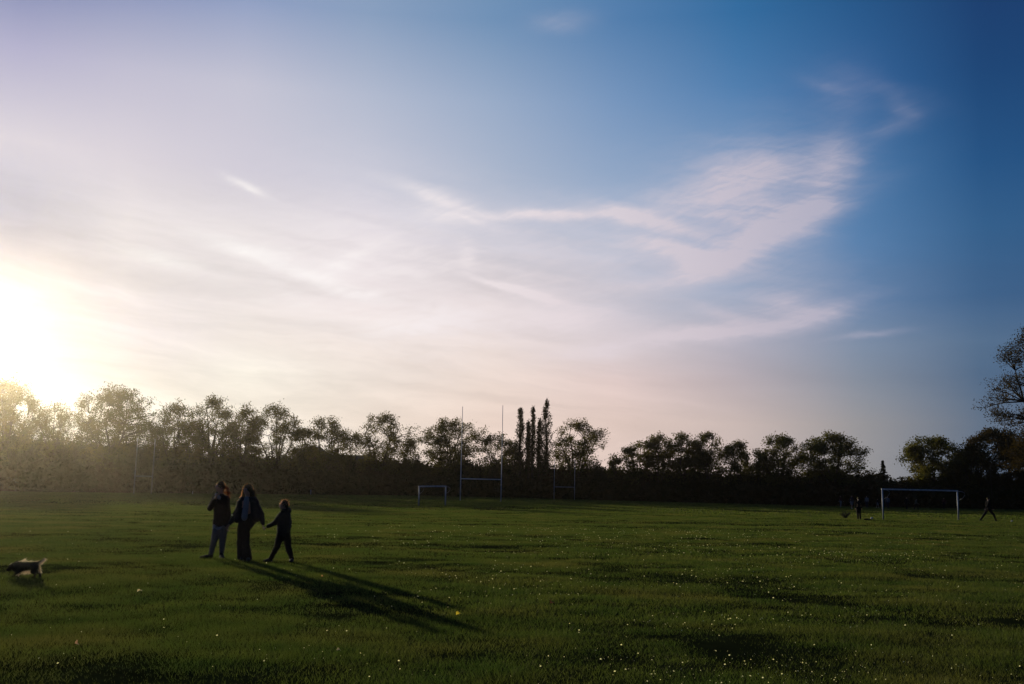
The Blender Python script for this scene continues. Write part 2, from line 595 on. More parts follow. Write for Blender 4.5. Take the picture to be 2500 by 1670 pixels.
def put_tree(name, base, height, halfw, seed, label, mat=None, trunk=0.20, leaf=0.25, n_cl=95, per=15, group='deciduous trees along the far edge of the field',
             cat='tree', depth=0.85, lspread=0.38, widest=0.58, limbs=6, gap=0.16, bare=0.0, sub=6, twig=0.085):
    """a tree: limbs fan out of the trunk to clusters spread through an uneven, lobed crown"""
    rd = random.Random(seed)
    rg = np.random.default_rng(seed + 500)
    root = empty(name, base)
    H = height * 0.965
    zc, ztop, zlow = H * widest * rd.uniform(.82, 1.12), H, H * (trunk + 0.10)
    lobes = [(rd.uniform(0, 6.283), rd.uniform(0.35, 1.0), rd.uniform(.12, .40)) for _ in range(9)]

    def env(a, t):
        """crown radius at azimuth a and relative height t (0 low .. 1 top)"""
        zz = zlow + (ztop - zlow) * t
        if zz > zc:
            r = math.sqrt(max(0, 1 - ((zz - zc) / (ztop - zc)) ** 2.2))
        else:
            r = 0.80 + 0.20 * ((zz - zlow) / (zc - zlow)) ** 0.8
        for la, lt, lm in lobes:
            da = (a - la + math.pi) % (2 * math.pi) - math.pi
            r *= 1 + lm * (math.exp(-(da / .6) ** 2 - ((t - lt) / .18) ** 2) - 0.22)
        return r * halfw * 1.42, zz
    pts = []
    while len(pts) < n_cl:
        a = rd.uniform(0, 6.283)
        t = rd.random() ** 1.05
        r, zz = env(a, t)
        rr = r * (rd.random() ** 0.42)
        p = Vector((math.cos(a) * rr, math.sin(a) * rr * depth, zz - rd.random() * 0.02 * H))
        if all((p - q).length > H * 0.045 for q in pts[-30:]):
            pts.append(p)
    V, F = [], []
    th = H * trunk
    lean = Vector((rd.gauss(0, .03) * H, 0, 0))
    top0 = Vector((0, 0, th)) + lean * .5
    tr_r = 0.022 * H + 0.06
    tube_into(V, F, [Vector((0, 0, 0)), Vector((0, 0, th * .5)) + lean * .2, top0], [tr_r * 1.25, tr_r, tr_r * .9], 8, False)
    # main limbs
    L = []
    for i in range(limbs):
        a = 6.283 * i / limbs + rd.uniform(-.35, .35)
        t = rd.uniform(.55, .97)
        r, zz = env(a, t)
        tip = Vector((math.cos(a) * r * .72, math.sin(a) * r * .72 * depth, zz * .97))
        st = top0 + Vector((0, 0, -rd.random() * th * .25))
        c1 = st.lerp(tip, .33) + Vector((0, 0, H * .03)) + Vector((rd.gauss(0, .012), rd.gauss(0, .012), 0)) * H
        c2 = st.lerp(tip, .68) + Vector((0, 0, H * .035)) + Vector((rd.gauss(0, .02), rd.gauss(0, .02), 0)) * H
        path = [st, st.lerp(c1, .5) + Vector((0, 0, -.006 * H)), c1, c1.lerp(c2, .5) + Vector((0, 0, .006 * H)), c2, tip]
        L.append(path)
        tube_into(V, F, path, [tr_r * .62, tr_r * .5, tr_r * .42, tr_r * .33, tr_r * .24, tr_r * .1], 6, False)
    cents = []
    for p in pts:
        best, bd = None, 1e9
        for path in L:
            for q in path[1:]:
                if q.z < p.z + .03 * H:
                    d_ = (q - p).length + 0.25 * abs(p.z - q.z - .12 * H)
                    if d_ < bd:
                        best, bd = q, d_
        if best is None:
            best = top0
        mid = best.lerp(p, .5) + Vector((rd.gauss(0, .012), rd.gauss(0, .012), rd.uniform(0, .02))) * H
        ln = (p - best).length
        tube_into(V, F, [best, mid, p], [tr_r * .10 + ln * .010, tr_r * .07 + ln * .006, .018], 4, False)
        for s_ in range(sub):
            st = mid.lerp(p, rd.uniform(.2, 1))
            out = (p - Vector((0, 0, zlow))).normalized()
            q = st + (Vector((rd.gauss(0, 1), rd.gauss(0, 1), rd.gauss(.25, .8))) + out * .9).normalized() * H * twig * rd.uniform(.5, 1.3)
            tube_into(V, F, [st, q], [.022, .010], 3, False)
            if rd.random() > bare:
                cents.append(tuple(q))
                if rd.random() < .5:
                    cents.append(tuple(st.lerp(q, .5)))
        if rd.random() > gap:
            cents.append(tuple(p))
    mesh_obj('trunk', list_mesh('trunk', V, F, M_BARK), root)
    lv_ = leaf_quads(np.array(cents), lspread, per, leaf, rg)
    mesh_obj('crown', np_mesh('crown', lv_, np.arange(len(lv_)).reshape(-1, 4), mat or M_LEAF), root)
    tag(root, label, cat, group)
    return root


# distance of the tree belt's foot, by photo x
def belt(px):
    return float(np.interp(px, [-400, 0, 350, 600, 1000, 1200, 1500, 1960, 2450, 2900], [192, 190, 190, 188, 195, 190, 180, 165, 155, 150]))


def tree_px(px, top, hw, seed, label, back=4, **kw):
    Y = belt(px) + back
    p = at(px, 1205, Y)
    topz = at(px, top, Y).z
    s = (at(px + 10, 1100, Y).x - at(px, 1100, Y).x) / 10
    leaf = kw.pop('leaf', 0.25)
    Hh = topz - gzf(p.x, Y)
    kw.setdefault('n_cl', max(22, int(1.5 * hw * s * Hh * 0.7 * kw.pop('den', 1.0))))
    return put_tree(kw.pop('name', 'tree'), Vector((p.x, Y, gzf(p.x, Y) - 0.1)), topz - gzf(p.x, Y) + 0.1, hw * s, seed, label, leaf=leaf, **kw)


TREES = [
    # px, top, half width, seed, label, extra
    (5, 932, 82, 3, 'tallest hazy tree at the far left edge, washed out by the sun', dict(per=19, den=1.3)),
    (122, 982, 50, 14, 'small hazy tree in the dip between the leftmost tree and the broad sunlit one', dict()),
    (258, 950, 108, 25, 'broad wide-spreading hazy tree, second large crown from the left', dict(per=16, den=1.15)),
    (414, 982, 52, 4, 'narrow forked tree just right of the broad hazy tree', dict(widest=.7)),
    (512, 976, 64, 35, 'vase-shaped tree with bare forked limbs above the leftmost walking person', dict(trunk=.3, limbs=5, widest=.72)),
    (592, 992, 48, 6, 'tree above the middle of the walking group, merging with its left neighbour', dict(trunk=.3, limbs=4)),
    (672, 990, 62, 47, 'round bushy tree above the child, right of the merged pair', dict()),
    (790, 1020, 62, 8, 'low broad tree above the dark house roof', dict(den=1.1)),
    (926, 1011, 74, 9, 'domed open tree standing left of the clear gap beside the rugby posts', dict()),
    (1104, 1025, 92, 10, 'wide domed tree directly behind the left upright of the near rugby posts', dict(den=1.2, per=16)),
    (1214, 1058, 46, 11, 'small low tree between the wide domed tree and the poplars', dict()),
    (1408, 1024, 64, 12, 'round tree standing just right of the poplars', dict(den=1.1)),
    (1500, 1104, 17, 13, 'tiny pale bushy tree in the low gap right of centre', dict(leaf=.25, n_cl=30, lspread=.3)),
    (1558, 1080, 52, 74, 'sloping-topped tree at the left end of the long right-hand clump', dict(per=20, den=1.2)),
    (1612, 1064, 48, 15, 'second tree in the long right-hand clump', dict(per=20, den=1.2)),
    (1668, 1062, 44, 16, 'third tree in the long right-hand clump, dark and dense', dict(per=22, den=1.3)),
    (1728, 1058, 46, 17, 'tree at the right end of the long clump, sky showing under its crown', dict(per=19, trunk=.33)),
    (1803, 1083, 46, 18, 'low dark tree between the long clump and the twin-domed pair', dict(per=23, den=1.3)),
    (1910, 1067, 66, 19, 'left half of the dark twin-domed pair left of the conifer', dict(per=23, den=1.3)),
    (2034, 1063, 90, 20, 'right half of the dark twin-domed pair left of the conifer', dict(per=23, den=1.4)),
    (2282, 1066, 92, 22, 'broad dark tree directly above the right-hand goal', dict(per=25, den=1.4)),
    (2442, 1050, 84, 23, 'dark brownish tree below the big bare-twigged tree at the right edge', dict(mat=M_LEAF_BROWN, per=26, den=1.6)),
    (372, 1030, 34, 30, 'low filler tree in the gap right of the broad hazy tree', dict(widest=.5)),
    (462, 1022, 40, 31, 'low tree between the narrow forked tree and the vase-shaped tree', dict(widest=.5)),
    (556, 1030, 34, 38, 'low crown under the fork of the vase-shaped tree', dict(widest=.5)),
    (738, 1046, 34, 32, 'low bushy tree between the round bushy tree and the low broad one', dict(widest=.5)),
    (856, 1054, 30, 33, 'small low tree between the low broad tree and the domed open one', dict(widest=.5)),
    (1000, 1070, 20, 34, 'slight young tree in the gap left of the wide domed tree', dict(widest=.5, n_cl=26)),
    (1252, 1072, 34, 36, 'low sparse tree at the foot of the leftmost poplar', dict(widest=.5)),
    (1700, 1084, 30, 37, 'low dark tree filling the long clump under its highest crowns', dict(widest=.5, per=22)),
    (1862, 1098, 34, 39, 'low crown joining the small dark tree to the twin-domed pair', dict(widest=.5, per=22)),
    (2362, 1086, 46, 40, 'dark tree between the broad tree above the goal and the brownish one', dict(widest=.5, per=25, den=1.4)),
    (-150, 960, 95, 24, 'unseen tree added beyond the left edge to shade the field', dict()),  # added out of view to cast its shadow on the grass
]
for (px, top, hw, seed, label, kw) in TREES:
    tree_px(px, top, hw, seed, label, **kw)


# poplars: narrow columns of steep branches
def poplar(px, top, hw, seed, label, low=1160):
    Y = belt(px) + 2
    p = at(px, 1205, Y)
    z0 = gzf(p.x, Y) - 0.1
    H = at(px, top, Y).z - z0
    W_ = hw * (at(px + 10, 1100, Y).x - at(px, 1100, Y).x) / 10
    rd = random.Random(seed)
    rg = np.random.default_rng(seed)
    root = empty('poplar_tree', (p.x, Y, z0))
    V, F = [], []
    path = [Vector((rd.gauss(0, .08), rd.gauss(0, .08), H * t)) for t in (0, .25, .5, .75, 1)]
    tube_into(V, F, path, [0.38, .3, .22, .13, .03], 7, False)
    cents = []
    n = 90
    for i in range(n):
        t = 0.30 + 0.68 * (i / n)
        prof = (math.sin(min(1, (t - 0.22) / 0.42) * math.pi / 2)) * (1 - max(0, (t - 0.62) / 0.40) ** 1.5)
        prof *= 0.60 + 0.5 * rd.random()
        a = rd.random() * 6.28
        r = W_ * prof
        base = Vector((0, 0, H * t - r * 1.6))
        tip = Vector((math.cos(a) * r, math.sin(a) * r, H * t + rd.uniform(0, .6)))
        tube_into(V, F, [base, (base + tip) / 2 + Vector((math.cos(a), math.sin(a), 0)) * r * .15, tip], [.05, .035, .015], 4, False)
        for q in (0.35, 0.6, .85, 1.0):
            if rd.random() < 0.9:
                cents.append(tuple(base.lerp(tip, q)))
    mesh_obj('trunk', list_mesh('trunk', V, F, M_BARK), root)
    lv_ = leaf_quads(cents, 0.17, 11, 0.24, rg, 1.5)
    mesh_obj('crown', np_mesh('crown', lv_, np.arange(len(lv_)).reshape(-1, 4), M_LEAF_DARK), root)
    tag(root, label, 'tree', 'narrow poplars right of the near rugby posts')


poplar(1268, 994, 15, 61, 'leftmost tall poplar, standing apart from the other columns')
poplar(1299, 993, 8, 62, 'thin pencil-like poplar with a gap of sky on its right')
poplar(1288, 1028, 8, 63, 'short thin poplar leaning against the pencil-like one')
poplar(1331, 973, 18, 64, 'tallest and widest poplar, its tip above every other tree near it')
poplar(1315, 1024, 9, 65, 'short narrow poplar tucked against the left side of the tallest one')

# small conifer right of the twin-domed pair
def conifer(px, top, hw, seed, label):
    Y = belt(px) - 1
    p = at(px, 1205, Y)
    z0 = gzf(p.x, Y) - 0.1
    H = at(px, top, Y).z - z0
    W_ = hw * (at(px + 10, 1100, Y).x - at(px, 1100, Y).x) / 10
    rd = random.Random(seed)
    root = empty('conifer_tree', (p.x, Y, z0))
    V, F = [], []
    tube_into(V, F, [Vector((0, 0, 0)), Vector((0.05, 0, H * .5)), Vector((0, 0, H))], [.2, .12, .02], 7, False)
    cents = []
    for i in range(230):
        t = 0.3 + 0.69 * i / 230
        r = W_ * min(1.0, (1.0 - t) / 0.42) * rd.uniform(.55, 1.15)
        a = rd.random() * 6.28
        b0 = Vector((0, 0, H * t))
        tip = Vector((math.cos(a) * r, math.sin(a) * r, H * t - r * .25))
        if i % 2 == 0:
            tube_into(V, F, [b0, tip], [.03, .01], 4, False)
        for q in (.4, .7, 1):
            cents.append(tuple(b0.lerp(tip, q)))
    mesh_obj('trunk', list_mesh('trunk', V, F, M_BARK), root)
    lv_ = leaf_quads(cents, 0.07, 7, 0.16, np.random.default_rng(seed), .7)
    mesh_obj('crown', np_mesh('crown', lv_, np.arange(len(lv_)).reshape(-1, 4), M_LEAF_DARK), root)
    tag(root, label, 'tree')


conifer(2158, 1124, 15, 71, 'small pointed conifer in the gap of sky left of the right-hand goal')

# big nearer tree at the right edge, half bare, its trunk outside the frame
yb = 112
pb = at(2592, 1205, yb)
sb = (at(2578, 1000, yb).x - at(2592, 1000, yb).x) / 10
put_tree('tree', Vector((pb.x, yb, gzf(pb.x, yb) - .1)), at(2592, 790, yb).z + .1, 128 * sb, 88,
         'huge half-bare tree with dangling twigs rising at the right edge', M_LEAF_BROWN, trunk=.16, n_cl=230, sub=9, per=12, leaf=.17,
         lspread=.30, limbs=9, bare=.08, widest=.5, twig=.055, group='trees nearer than the belt')

# ------------------------------------------------------------------ undergrowth belt
rg = np.random.default_rng(5)
PX = [-500, 0, 60, 130, 200, 300, 360, 450, 540, 640, 700, 735, 850, 1000, 1200, 1300, 1400, 1500, 1700, 1900, 2100, 2200, 2300, 2500, 2900]
TOP = [1045, 1040, 1050, 1058, 1066, 1070, 1074, 1086, 1094, 1098, 1106, 1114, 1118, 1114, 1122, 1126, 1132, 1142, 1142, 1150, 1152, 1160, 1158, 1158, 1150]
xp = np.linspace(-500, 2900, 3400)
yb_ = np.array([belt(x) for x in xp])
cols = []
for x_, Yb in zip(xp, yb_):
    d = ray(x_, 1150)
    cols.append((d.x / d.y * Yb, Yb))
cols = np.array(cols)
bump = 5.0 * vnoise(xp / 26, xp * 0, 41) + 5.0 * vnoise(xp / 9, xp * 0, 42) + 3 * vnoise(xp / 4.2, xp * 0, 43)
tops = np.interp(xp, PX, TOP) - bump
topz = np.array([at(a_, b_, Y_).z for a_, b_, Y_ in zip(xp, tops, yb_)])
NQ = 190000
k = rg.integers(0, len(xp), NQ)
dep = rg.random(NQ) ** 1.3 * 9.0
zrel = rg.random(NQ) ** 0.75
zz = topz[k] * zrel * np.clip(0.55 + dep / 9.0 * 0.62 + 0.07 * rg.normal(0, 1, NQ), 0.2, 1.0)
scl = cols[k, 1]
size = np.where(zrel > .8, 0.38, 0.72)
cen = np.stack([cols[k, 0] * (scl + dep) / scl + rg.normal(0, .15, NQ), scl + dep + 0.9 * vnoise(xp[k] / 14, zz / 1.5, 45), zz], 1)
hv = leaf_quads(cen, 0.1, 1, 1.0, rg, 1.0).reshape(-1, 4, 3)
hc = hv.mean(1, keepdims=True)
hv = (hc + (hv - hc) * size[:, None, None]).reshape(-1, 3)
# twiggy woody heart of the belt: a lumpy bank behind the leaves
nc = len(xp)
rows = []
for off, hk in ((4.2, 0.0), (4.6, 0.55), (5.6, 0.84), (6.6, 0.86), (8.0, 0.5), (8.4, 0.0)):
    jit = 0.55 * vnoise(xp / 5.0, xp * 0 + off, 51) + .5 * vnoise(xp / 17, xp * 0 + off, 52)
    rows.append(np.stack([cols[:, 0] * (yb_ + off) / yb_, yb_ + off + jit, topz * hk * (1 + .09 * vnoise(xp / 6.0, xp * 0 + off * 3, 53)) - (0.3 if hk == 0 else 0)], 1))
bank = np.concatenate(rows)
bi = np.arange(len(rows) * nc).reshape(len(rows), nc)
bankf = np.stack([bi[:-1, :-1].ravel(), bi[:-1, 1:].ravel(), bi[1:, 1:].ravel(), bi[1:, :-1].ravel()], 1)
hvv = np.concatenate([hv, bank])
hff = np.concatenate([np.arange(len(hv)).reshape(-1, 4), bankf + len(hv)])
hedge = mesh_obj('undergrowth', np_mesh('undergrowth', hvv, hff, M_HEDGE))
tag(hedge, 'dense dark belt of bushes and scrub closing the far side of the field', 'undergrowth', kind='stuff')

# individual dark bushes that stand up out of the belt
def bush(px, top, hw, seed, label, mat=None, back=3.0, low=0.0, leaf=.26, dens=1.0, name='bush', group='bushes standing up out of the scrub belt', Y=None):
    Y = Y or belt(px) + back
    p = at(px, 1205, Y)
    z0 = gzf(p.x, Y)
    H = at(px, top, Y).z - z0
    W_ = hw * (at(px + 10, 1100, Y).x - at(px, 1100, Y).x) / 10
    rd = random.Random(seed)
    rgl = np.random.default_rng(seed)
    root = empty(name, (p.x, Y, z0 - .05))
    V, F, cents = [], [], []
    for i in range(46):
        a = rd.random() * 6.28
        r = W_ * math.sqrt(rd.random())
        hh = H * (1 - 0.32 * (r / W_) ** 2) * rd.uniform(.72, 1.0)
        b0 = Vector((rd.gauss(0, W_ * .12), rd.gauss(0, W_ * .12), 0))
        tip = Vector((math.cos(a) * r, math.sin(a) * r, hh))
        mid = b0.lerp(tip, .5) + Vector((0, 0, hh * .08))
        tube_into(V, F, [b0, mid, tip], [H * .008 + .01, H * .005 + .008, .008], 4, False)
        for q in np.linspace(low + .25, 1, 9):
            cents.append(tuple(b0.lerp(tip, q)))
    mesh_obj('trunk', list_mesh('trunk', V, F, M_BARK), root)
    lv_ = leaf_quads(cents, W_ * .16, int(14 * dens), leaf, rgl, 1)
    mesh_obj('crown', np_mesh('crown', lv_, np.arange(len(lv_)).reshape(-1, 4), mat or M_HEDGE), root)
    tag(root, label, 'bush', group)


bush(40, 1030, 60, 81, 'large hazy bush filling the foot of the leftmost tree')
bush(180, 1052, 44, 82, 'hazy bush below the left side of the broad sunlit tree')
bush(325, 1062, 40, 83, 'bush at the foot of the far left rugby posts')
bush(733, 1090, 13, 80, 'dark bush against the left side of the house roof')
bush(852, 1107, 12, 84, 'small round dark bush between the house roof and the domed open tree')
bush(990, 1106, 15, 85, 'rounded dark bush in the gap left of the wide domed tree')
bush(1017, 1106, 13, 86, 'dark bush directly left of the wide domed tree trunk')
bush(1140, 1112, 13, 87, 'small dark bush between the uprights of the near rugby posts')
bush(1205, 1112, 16, 89, 'rounded bush just left of the right upright of the near rugby posts')
bush(1268, 1100, 16, 90, 'dense dark bush at the foot of the leftmost poplar')
bush(1326, 1104, 28, 91, 'wide dark bush at the foot of the tallest poplar')
bush(1458, 1118, 17, 92, 'bluish dark bush on the right flank of the tree beside the poplars')
bush(2128, 1146, 30, 93, 'low bush just left of the small conifer')
bush(2062, 1243, 15, 94, 'lone straggly bush on the open grass left of the dark standing figure', name='bush', leaf=.07, dens=.07,
     low=.0, group='shrubs on the open grass', Y=75)

# ------------------------------------------------------------------ house behind the belt
M_BRICK = plain('house_brick', (0.20, 0.11, 0.08), 0.9, 0.25, 4.0, bump=.2)
M_SLATE = plain('roof_slate', (0.05, 0.048, 0.05), 0.85, 0.25, 3.0, bump=.2)
M_GLASS = plain('window_glass', (0.02, 0.025, 0.03), 0.08, 0.1, 1.0, spec=.6)
HY = 207.0
hp = at(763, 1087, HY)
hg = gzf(hp.x, HY)
house = empty('house', (hp.x, HY, hg))
pk = hp.z - hg


def box(V, F, x0, x1, y0, y1, z0, z1):
    b = len(V)
    for z in (z0, z1):
        for (x, y) in ((x0, y0), (x1, y0), (x1, y1), (x0, y1)):
            V.append(Vector((x, y, z)))
    F += [(b + 3, b + 2, b + 1, b), (b + 4, b + 5, b + 6, b + 7), (b, b + 1, b + 5, b + 4), (b + 1, b + 2, b + 6, b + 5), (b + 2, b + 3, b + 7, b + 6), (b + 3, b, b + 4, b + 7)]


ev = pk - 3.3
V, F = [], []
box(V, F, -4.2, 4.2, 0, 9, 0, ev)
b = len(V)
V += [Vector((-4.2, 0, ev)), Vector((4.2, 0, ev)), Vector((0, 0, pk - .15)), Vector((-4.2, 9, ev)), Vector((4.2, 9, ev)), Vector((0, 9, pk - .15))]
F += [(b, b + 1, b + 2), (b + 5, b + 4, b + 3)]
box(V, F, 4.21, 12, 2, 8, 0, ev - .4)
mesh_obj('wall', list_mesh('wall', V, F, M_BRICK, False), house)
V, F = [], []
for sx in (-1, 1):
    b = len(V)
    e = Vector((sx * 4.75, 0, ev - .4))
    for y in (-.4, 9.4):
        V += [Vector((0, y, pk)), Vector((0, y, pk - .16)), Vector((e.x, y, e.z)), Vector((e.x, y, e.z + .16))]
    F += [(b, b + 3, b + 7, b + 4), (b + 1, b + 5, b + 6, b + 2), (b + 2, b + 6, b + 7, b + 3), (b, b + 1, b + 2, b + 3), (b + 4, b + 7, b + 6, b + 5)]
b = len(V)
wr = at(800, 1110, HY + 5).z - hg
V += [Vector((3.0, 1.6, ev - .6)), Vector((12.4, 1.6, ev - .6)), Vector((12.4, 8.4, ev - .6)), Vector((3.0, 8.4, ev - .6)), Vector((3.0, 5, wr)), Vector((12.4, 5, wr))]
F += [(b, b + 1, b + 5, b + 4), (b + 2, b + 3, b + 4, b + 5), (b + 1, b + 2, b + 5), (b + 3, b, b + 4), (b + 3, b + 2, b + 1, b)]
roof = mesh_obj('roof', list_mesh('roof', V, F, M_SLATE, False), house)
V, F = [], []
cx_ = at(822, 1100, HY + 5).x - hp.x
ctop = at(822, 1096, HY + 5).z - hg
box(V, F, cx_ - .45, cx_ + .45, 4.6, 5.4, wr - .8, ctop)
box(V, F, cx_ - .52, cx_ + .52, 4.53, 5.47, ctop + .002, ctop + .12)
mesh_obj('chimney', list_mesh('chimney', V, F, M_BRICK, False), roof)
for (wx, wz) in ((-2, 1.0), (2, 1.0), (-2, ev - 2.1), (2, ev - 2.1)):
    V, F = [], []
    box(V, F, wx - .6, wx + .6, -.05, -.004, wz, wz + 1.2)
    wf = mesh_obj('window', list_mesh('window', V, F, M_WHITE_WORN, False), house)
    V, F = [], []
    box(V, F, wx - .52, wx + .52, -.075, -.052, wz + .08, wz + 1.12)
    mesh_obj('pane', list_mesh('pane', V, F, M_GLASS, False), wf)
tag(house, 'dark gabled house roof with a chimney rising behind the scrub belt', 'house')


# ------------------------------------------------------------------ goals and rugby posts
def part_tubes(name, parent, segs, mat, seg=8):
    V, F = [], []
    for pts, r in segs:
        tube_into(V, F, [Vector(p) for p in pts], [r] * len(pts) if not isinstance(r, (list, tuple)) else list(r), seg)
    return mesh_obj(name, list_mesh(name, V, F, mat), parent)


def rugby_posts(pl, pr, Yl, Yr, H, bar, rad, label, mat):
    a = at(pl, 1225, Yl)
    b_ = at(pr, 1225, Yr)
    A = Vector((a.x, Yl, gzf(a.x, Yl)))
    B = Vector((b_.x, Yr, gzf(b_.x, Yr)))
    root = empty('rugby_posts', (A + B) / 2)
    C = (A + B) / 2
    A -= C
    B -= C
    for P, hh in ((A, H), (B, H * 1.012)):
        part_tubes('upright', root, [([P - Vector((0, 0, .1)), P + Vector((0, 0, bar)), P + Vector((0.02, 0, hh * .6)), P + Vector((0.03, 0, hh))],
                                      [rad, rad * .95, rad * .75, rad * .55])], mat)
    part_tubes('crossbar', root, [([A + Vector((0, 0, bar)), B + Vector((0, 0, bar))], rad * .8)], mat)
    tag(root, label, 'rugby posts')
    return root


rugby_posts(1123.5, 1223, 139, 137, 13.0, 3.0, 0.065, 'tallest white rugby posts, standing left of the poplars', M_WHITE)
rugby_posts(325, 368, 166, 171, 9.2, 2.95, 0.078, 'hazy pale rugby posts at the far left under the broad sunlit tree', M_WHITE_WORN)
rugby_posts(1352.5, 1402.5, 176, 176, 7.1, 2.2, 0.05, 'faint distant rugby posts below the round tree right of the poplars', M_WHITE_WORN)


def goal(pl, Yl, pr, Yr, H, rad, label, group='white football goals without nets'):
    a = at(pl, 1240, Yl)
    b_ = at(pr, 1240, Yr)
    A = Vector((a.x, Yl, gzf(a.x, Yl)))
    B = Vector((b_.x, Yr, gzf(b_.x, Yr)))
    C = (A + B) / 2
    root = empty('football_goal', C)
    A -= C
    B -= C
    n = (B - A).normalized()
    back = Vector((n.y, -n.x, 0)).normalized()
    for P in (A, B):
        part_tubes('post', root, [([P - Vector((0, 0, .05)), P + Vector((0, 0, H))], rad)], M_WHITE_WORN, 10)
        tp = P + Vector((0, 0, H - .02))
        part_tubes('net_support', root, [([tp, tp + back * .42 - Vector((0, 0, .03)), tp + back * .64 - Vector((0, 0, .12)), tp + back * .66 - Vector((0, 0, .30)),
                                           tp + back * .45 - Vector((0, 0, .5)), tp + back * .02 - Vector((0, 0, .72))], .012)], M_STEEL, 6)
    part_tubes('crossbar', root, [([A + Vector((0, 0, H)) - n * rad, B + Vector((0, 0, H)) + n * rad], rad)], M_WHITE_WORN, 10)
    tag(root, label, 'goal', group)


goal(2155.5, 71.0, 2339, 74.2, 2.13, .05, 'larger white football goal on the right, in front of the distant people')
goal(1022, 97.0, 1087, 99.5, 1.86, .065, 'smaller white football goal left of the tall rugby posts')

# thin pole against the trees at the right, pale marker posts near the belt
pp = at(2421, 1200, 140)
root = empty('pole', (pp.x, 140, gzf(pp.x, 140)))
ph_ = at(2421, 1138, 140).z
part_tubes('shaft', root, [([(0, 0, 0), (0, 0, ph_ * .5), (0, 0, ph_)], [.04, .03, .02])], M_BARK)
part_tubes('lamp_head', root, [([(0, 0, ph_), (0, -.35, ph_ + .05)], [.03, .06])], M_BARK)
tag(root, 'thin grey pole standing against the dark trees above the striding person', 'pole')


def marker(px, py0, py1, Y, label):
    p = at(px, 1205, Y)
    z = gzf(p.x, Y)
    o = part_tubes('marker_post', None, [([(0, 0, -.05), (0, 0, at(px, py0, Y).z - z)], .05)], M_WHITE_WORN, 6)
    o.location = (p.x, Y, z)
    tag(o, label, 'marker post')


marker(758.5, 1196, 1208, 178, 'short pale marker post on the far grass, right of the child')
marker(470, 1199, 1206, 170, 'short pale marker post on the far grass, left of the walking group')

# ------------------------------------------------------------------ bodies
class Blob:
    """collects overlapping solids and fuses them into one smooth closed surface"""
    def __init__(self, origin):
        self.bm = bmesh.new()
        self.o = Vector(origin)

    def ball(self, c, r, rot=None, sub=3):
        c = Vector(c) - self.o
        if not isinstance(r, (tuple, list)):
            r = (r, r, r)
        M = Matrix.Translation(c) @ (rot.to_matrix().to_4x4() if rot else Matrix.Identity(4)) @ Matrix.Diagonal((*r, 1))
        bmesh.ops.create_icosphere(self.bm, subdivisions=sub, radius=1.0, matrix=M)

    def cap(self, a, b, ra, rb, flat=1.0):
        a = Vector(a) - self.o
        b = Vector(b) - self.o
        d = b - a
        q = Vector((0, 0, 1)).rotation_difference(d.normalized())
        M = Matrix.Translation((a + b) / 2) @ q.to_matrix().to_4x4() @ Matrix.Diagonal((1, flat, 1, 1))
        bmesh.ops.create_cone(self.bm, cap_ends=True, segments=16, radius1=ra, radius2=rb, depth=d.length, matrix=M)
        for c, r in ((a, ra), (b, rb)):
            bmesh.ops.create_icosphere(self.bm, subdivisions=2, radius=r, matrix=Matrix.Translation(c) @ q.to_matrix().to_4x4() @ Matrix.Diagonal((1, flat, 1, 1)))

    def chain(self, pts, rad, flat=1.0):
        for i in range(len(pts) - 1):
            self.cap(pts[i], pts[i + 1], rad[i], rad[i + 1], flat)

    def build(self, name, mat, parent=None, voxel=.008, smooth=4, loc=None, wrinkle=0):
        me = bpy.data.meshes.new('tmp')
        self.bm.to_mesh(me)
        self.bm.free()
        ob = bpy.data.objects.new('tmp', me)
        COL.objects.link(ob)
        r = ob.modifiers.new('r', 'REMESH')
        r.mode = 'VOXEL'
        r.voxel_size = voxel
        r.use_smooth_shade = True
        if smooth:
            s_ = ob.modifiers.new('s', 'SMOOTH')
            s_.iterations = smooth
            s_.factor = 0.5
        bpy.context.view_layer.update()
        dg = bpy.context.evaluated_depsgraph_get()
        res = bpy.data.meshes.new_from_object(ob.evaluated_get(dg))
        bpy.data.objects.remove(ob)
        bpy.data.meshes.remove(me)
        res.name = name
        if wrinkle:
            nv = len(res.vertices)
            co = np.empty(nv * 3, dtype=np.float32)
            no = np.empty(nv * 3, dtype=np.float32)
            res.vertices.foreach_get('co', co)
            res.vertices.foreach_get('normal', no)
            co, no = co.reshape(-1, 3), no.reshape(-1, 3)
            d_ = np.array([mnoise.noise((float(c[0]) * 9 + 3 * wrinkle, float(c[1]) * 9, float(c[2]) * 15 + float(c[0]) * 7)) * .011
                           + mnoise.noise((float(c[0]) * 24, float(c[1]) * 24, float(c[2]) * 34 - float(c[0]) * 14)) * .0045 for c in co])
            co += no * d_[:, None].astype(np.float32)
            res.vertices.foreach_set('co', co.ravel())
            res.update()
        res.materials.clear()
        res.materials.append(mat)
        o = bpy.data.objects.new(name, res)
        link(o, parent)
        if loc is not None:
            o.location = loc
        return o


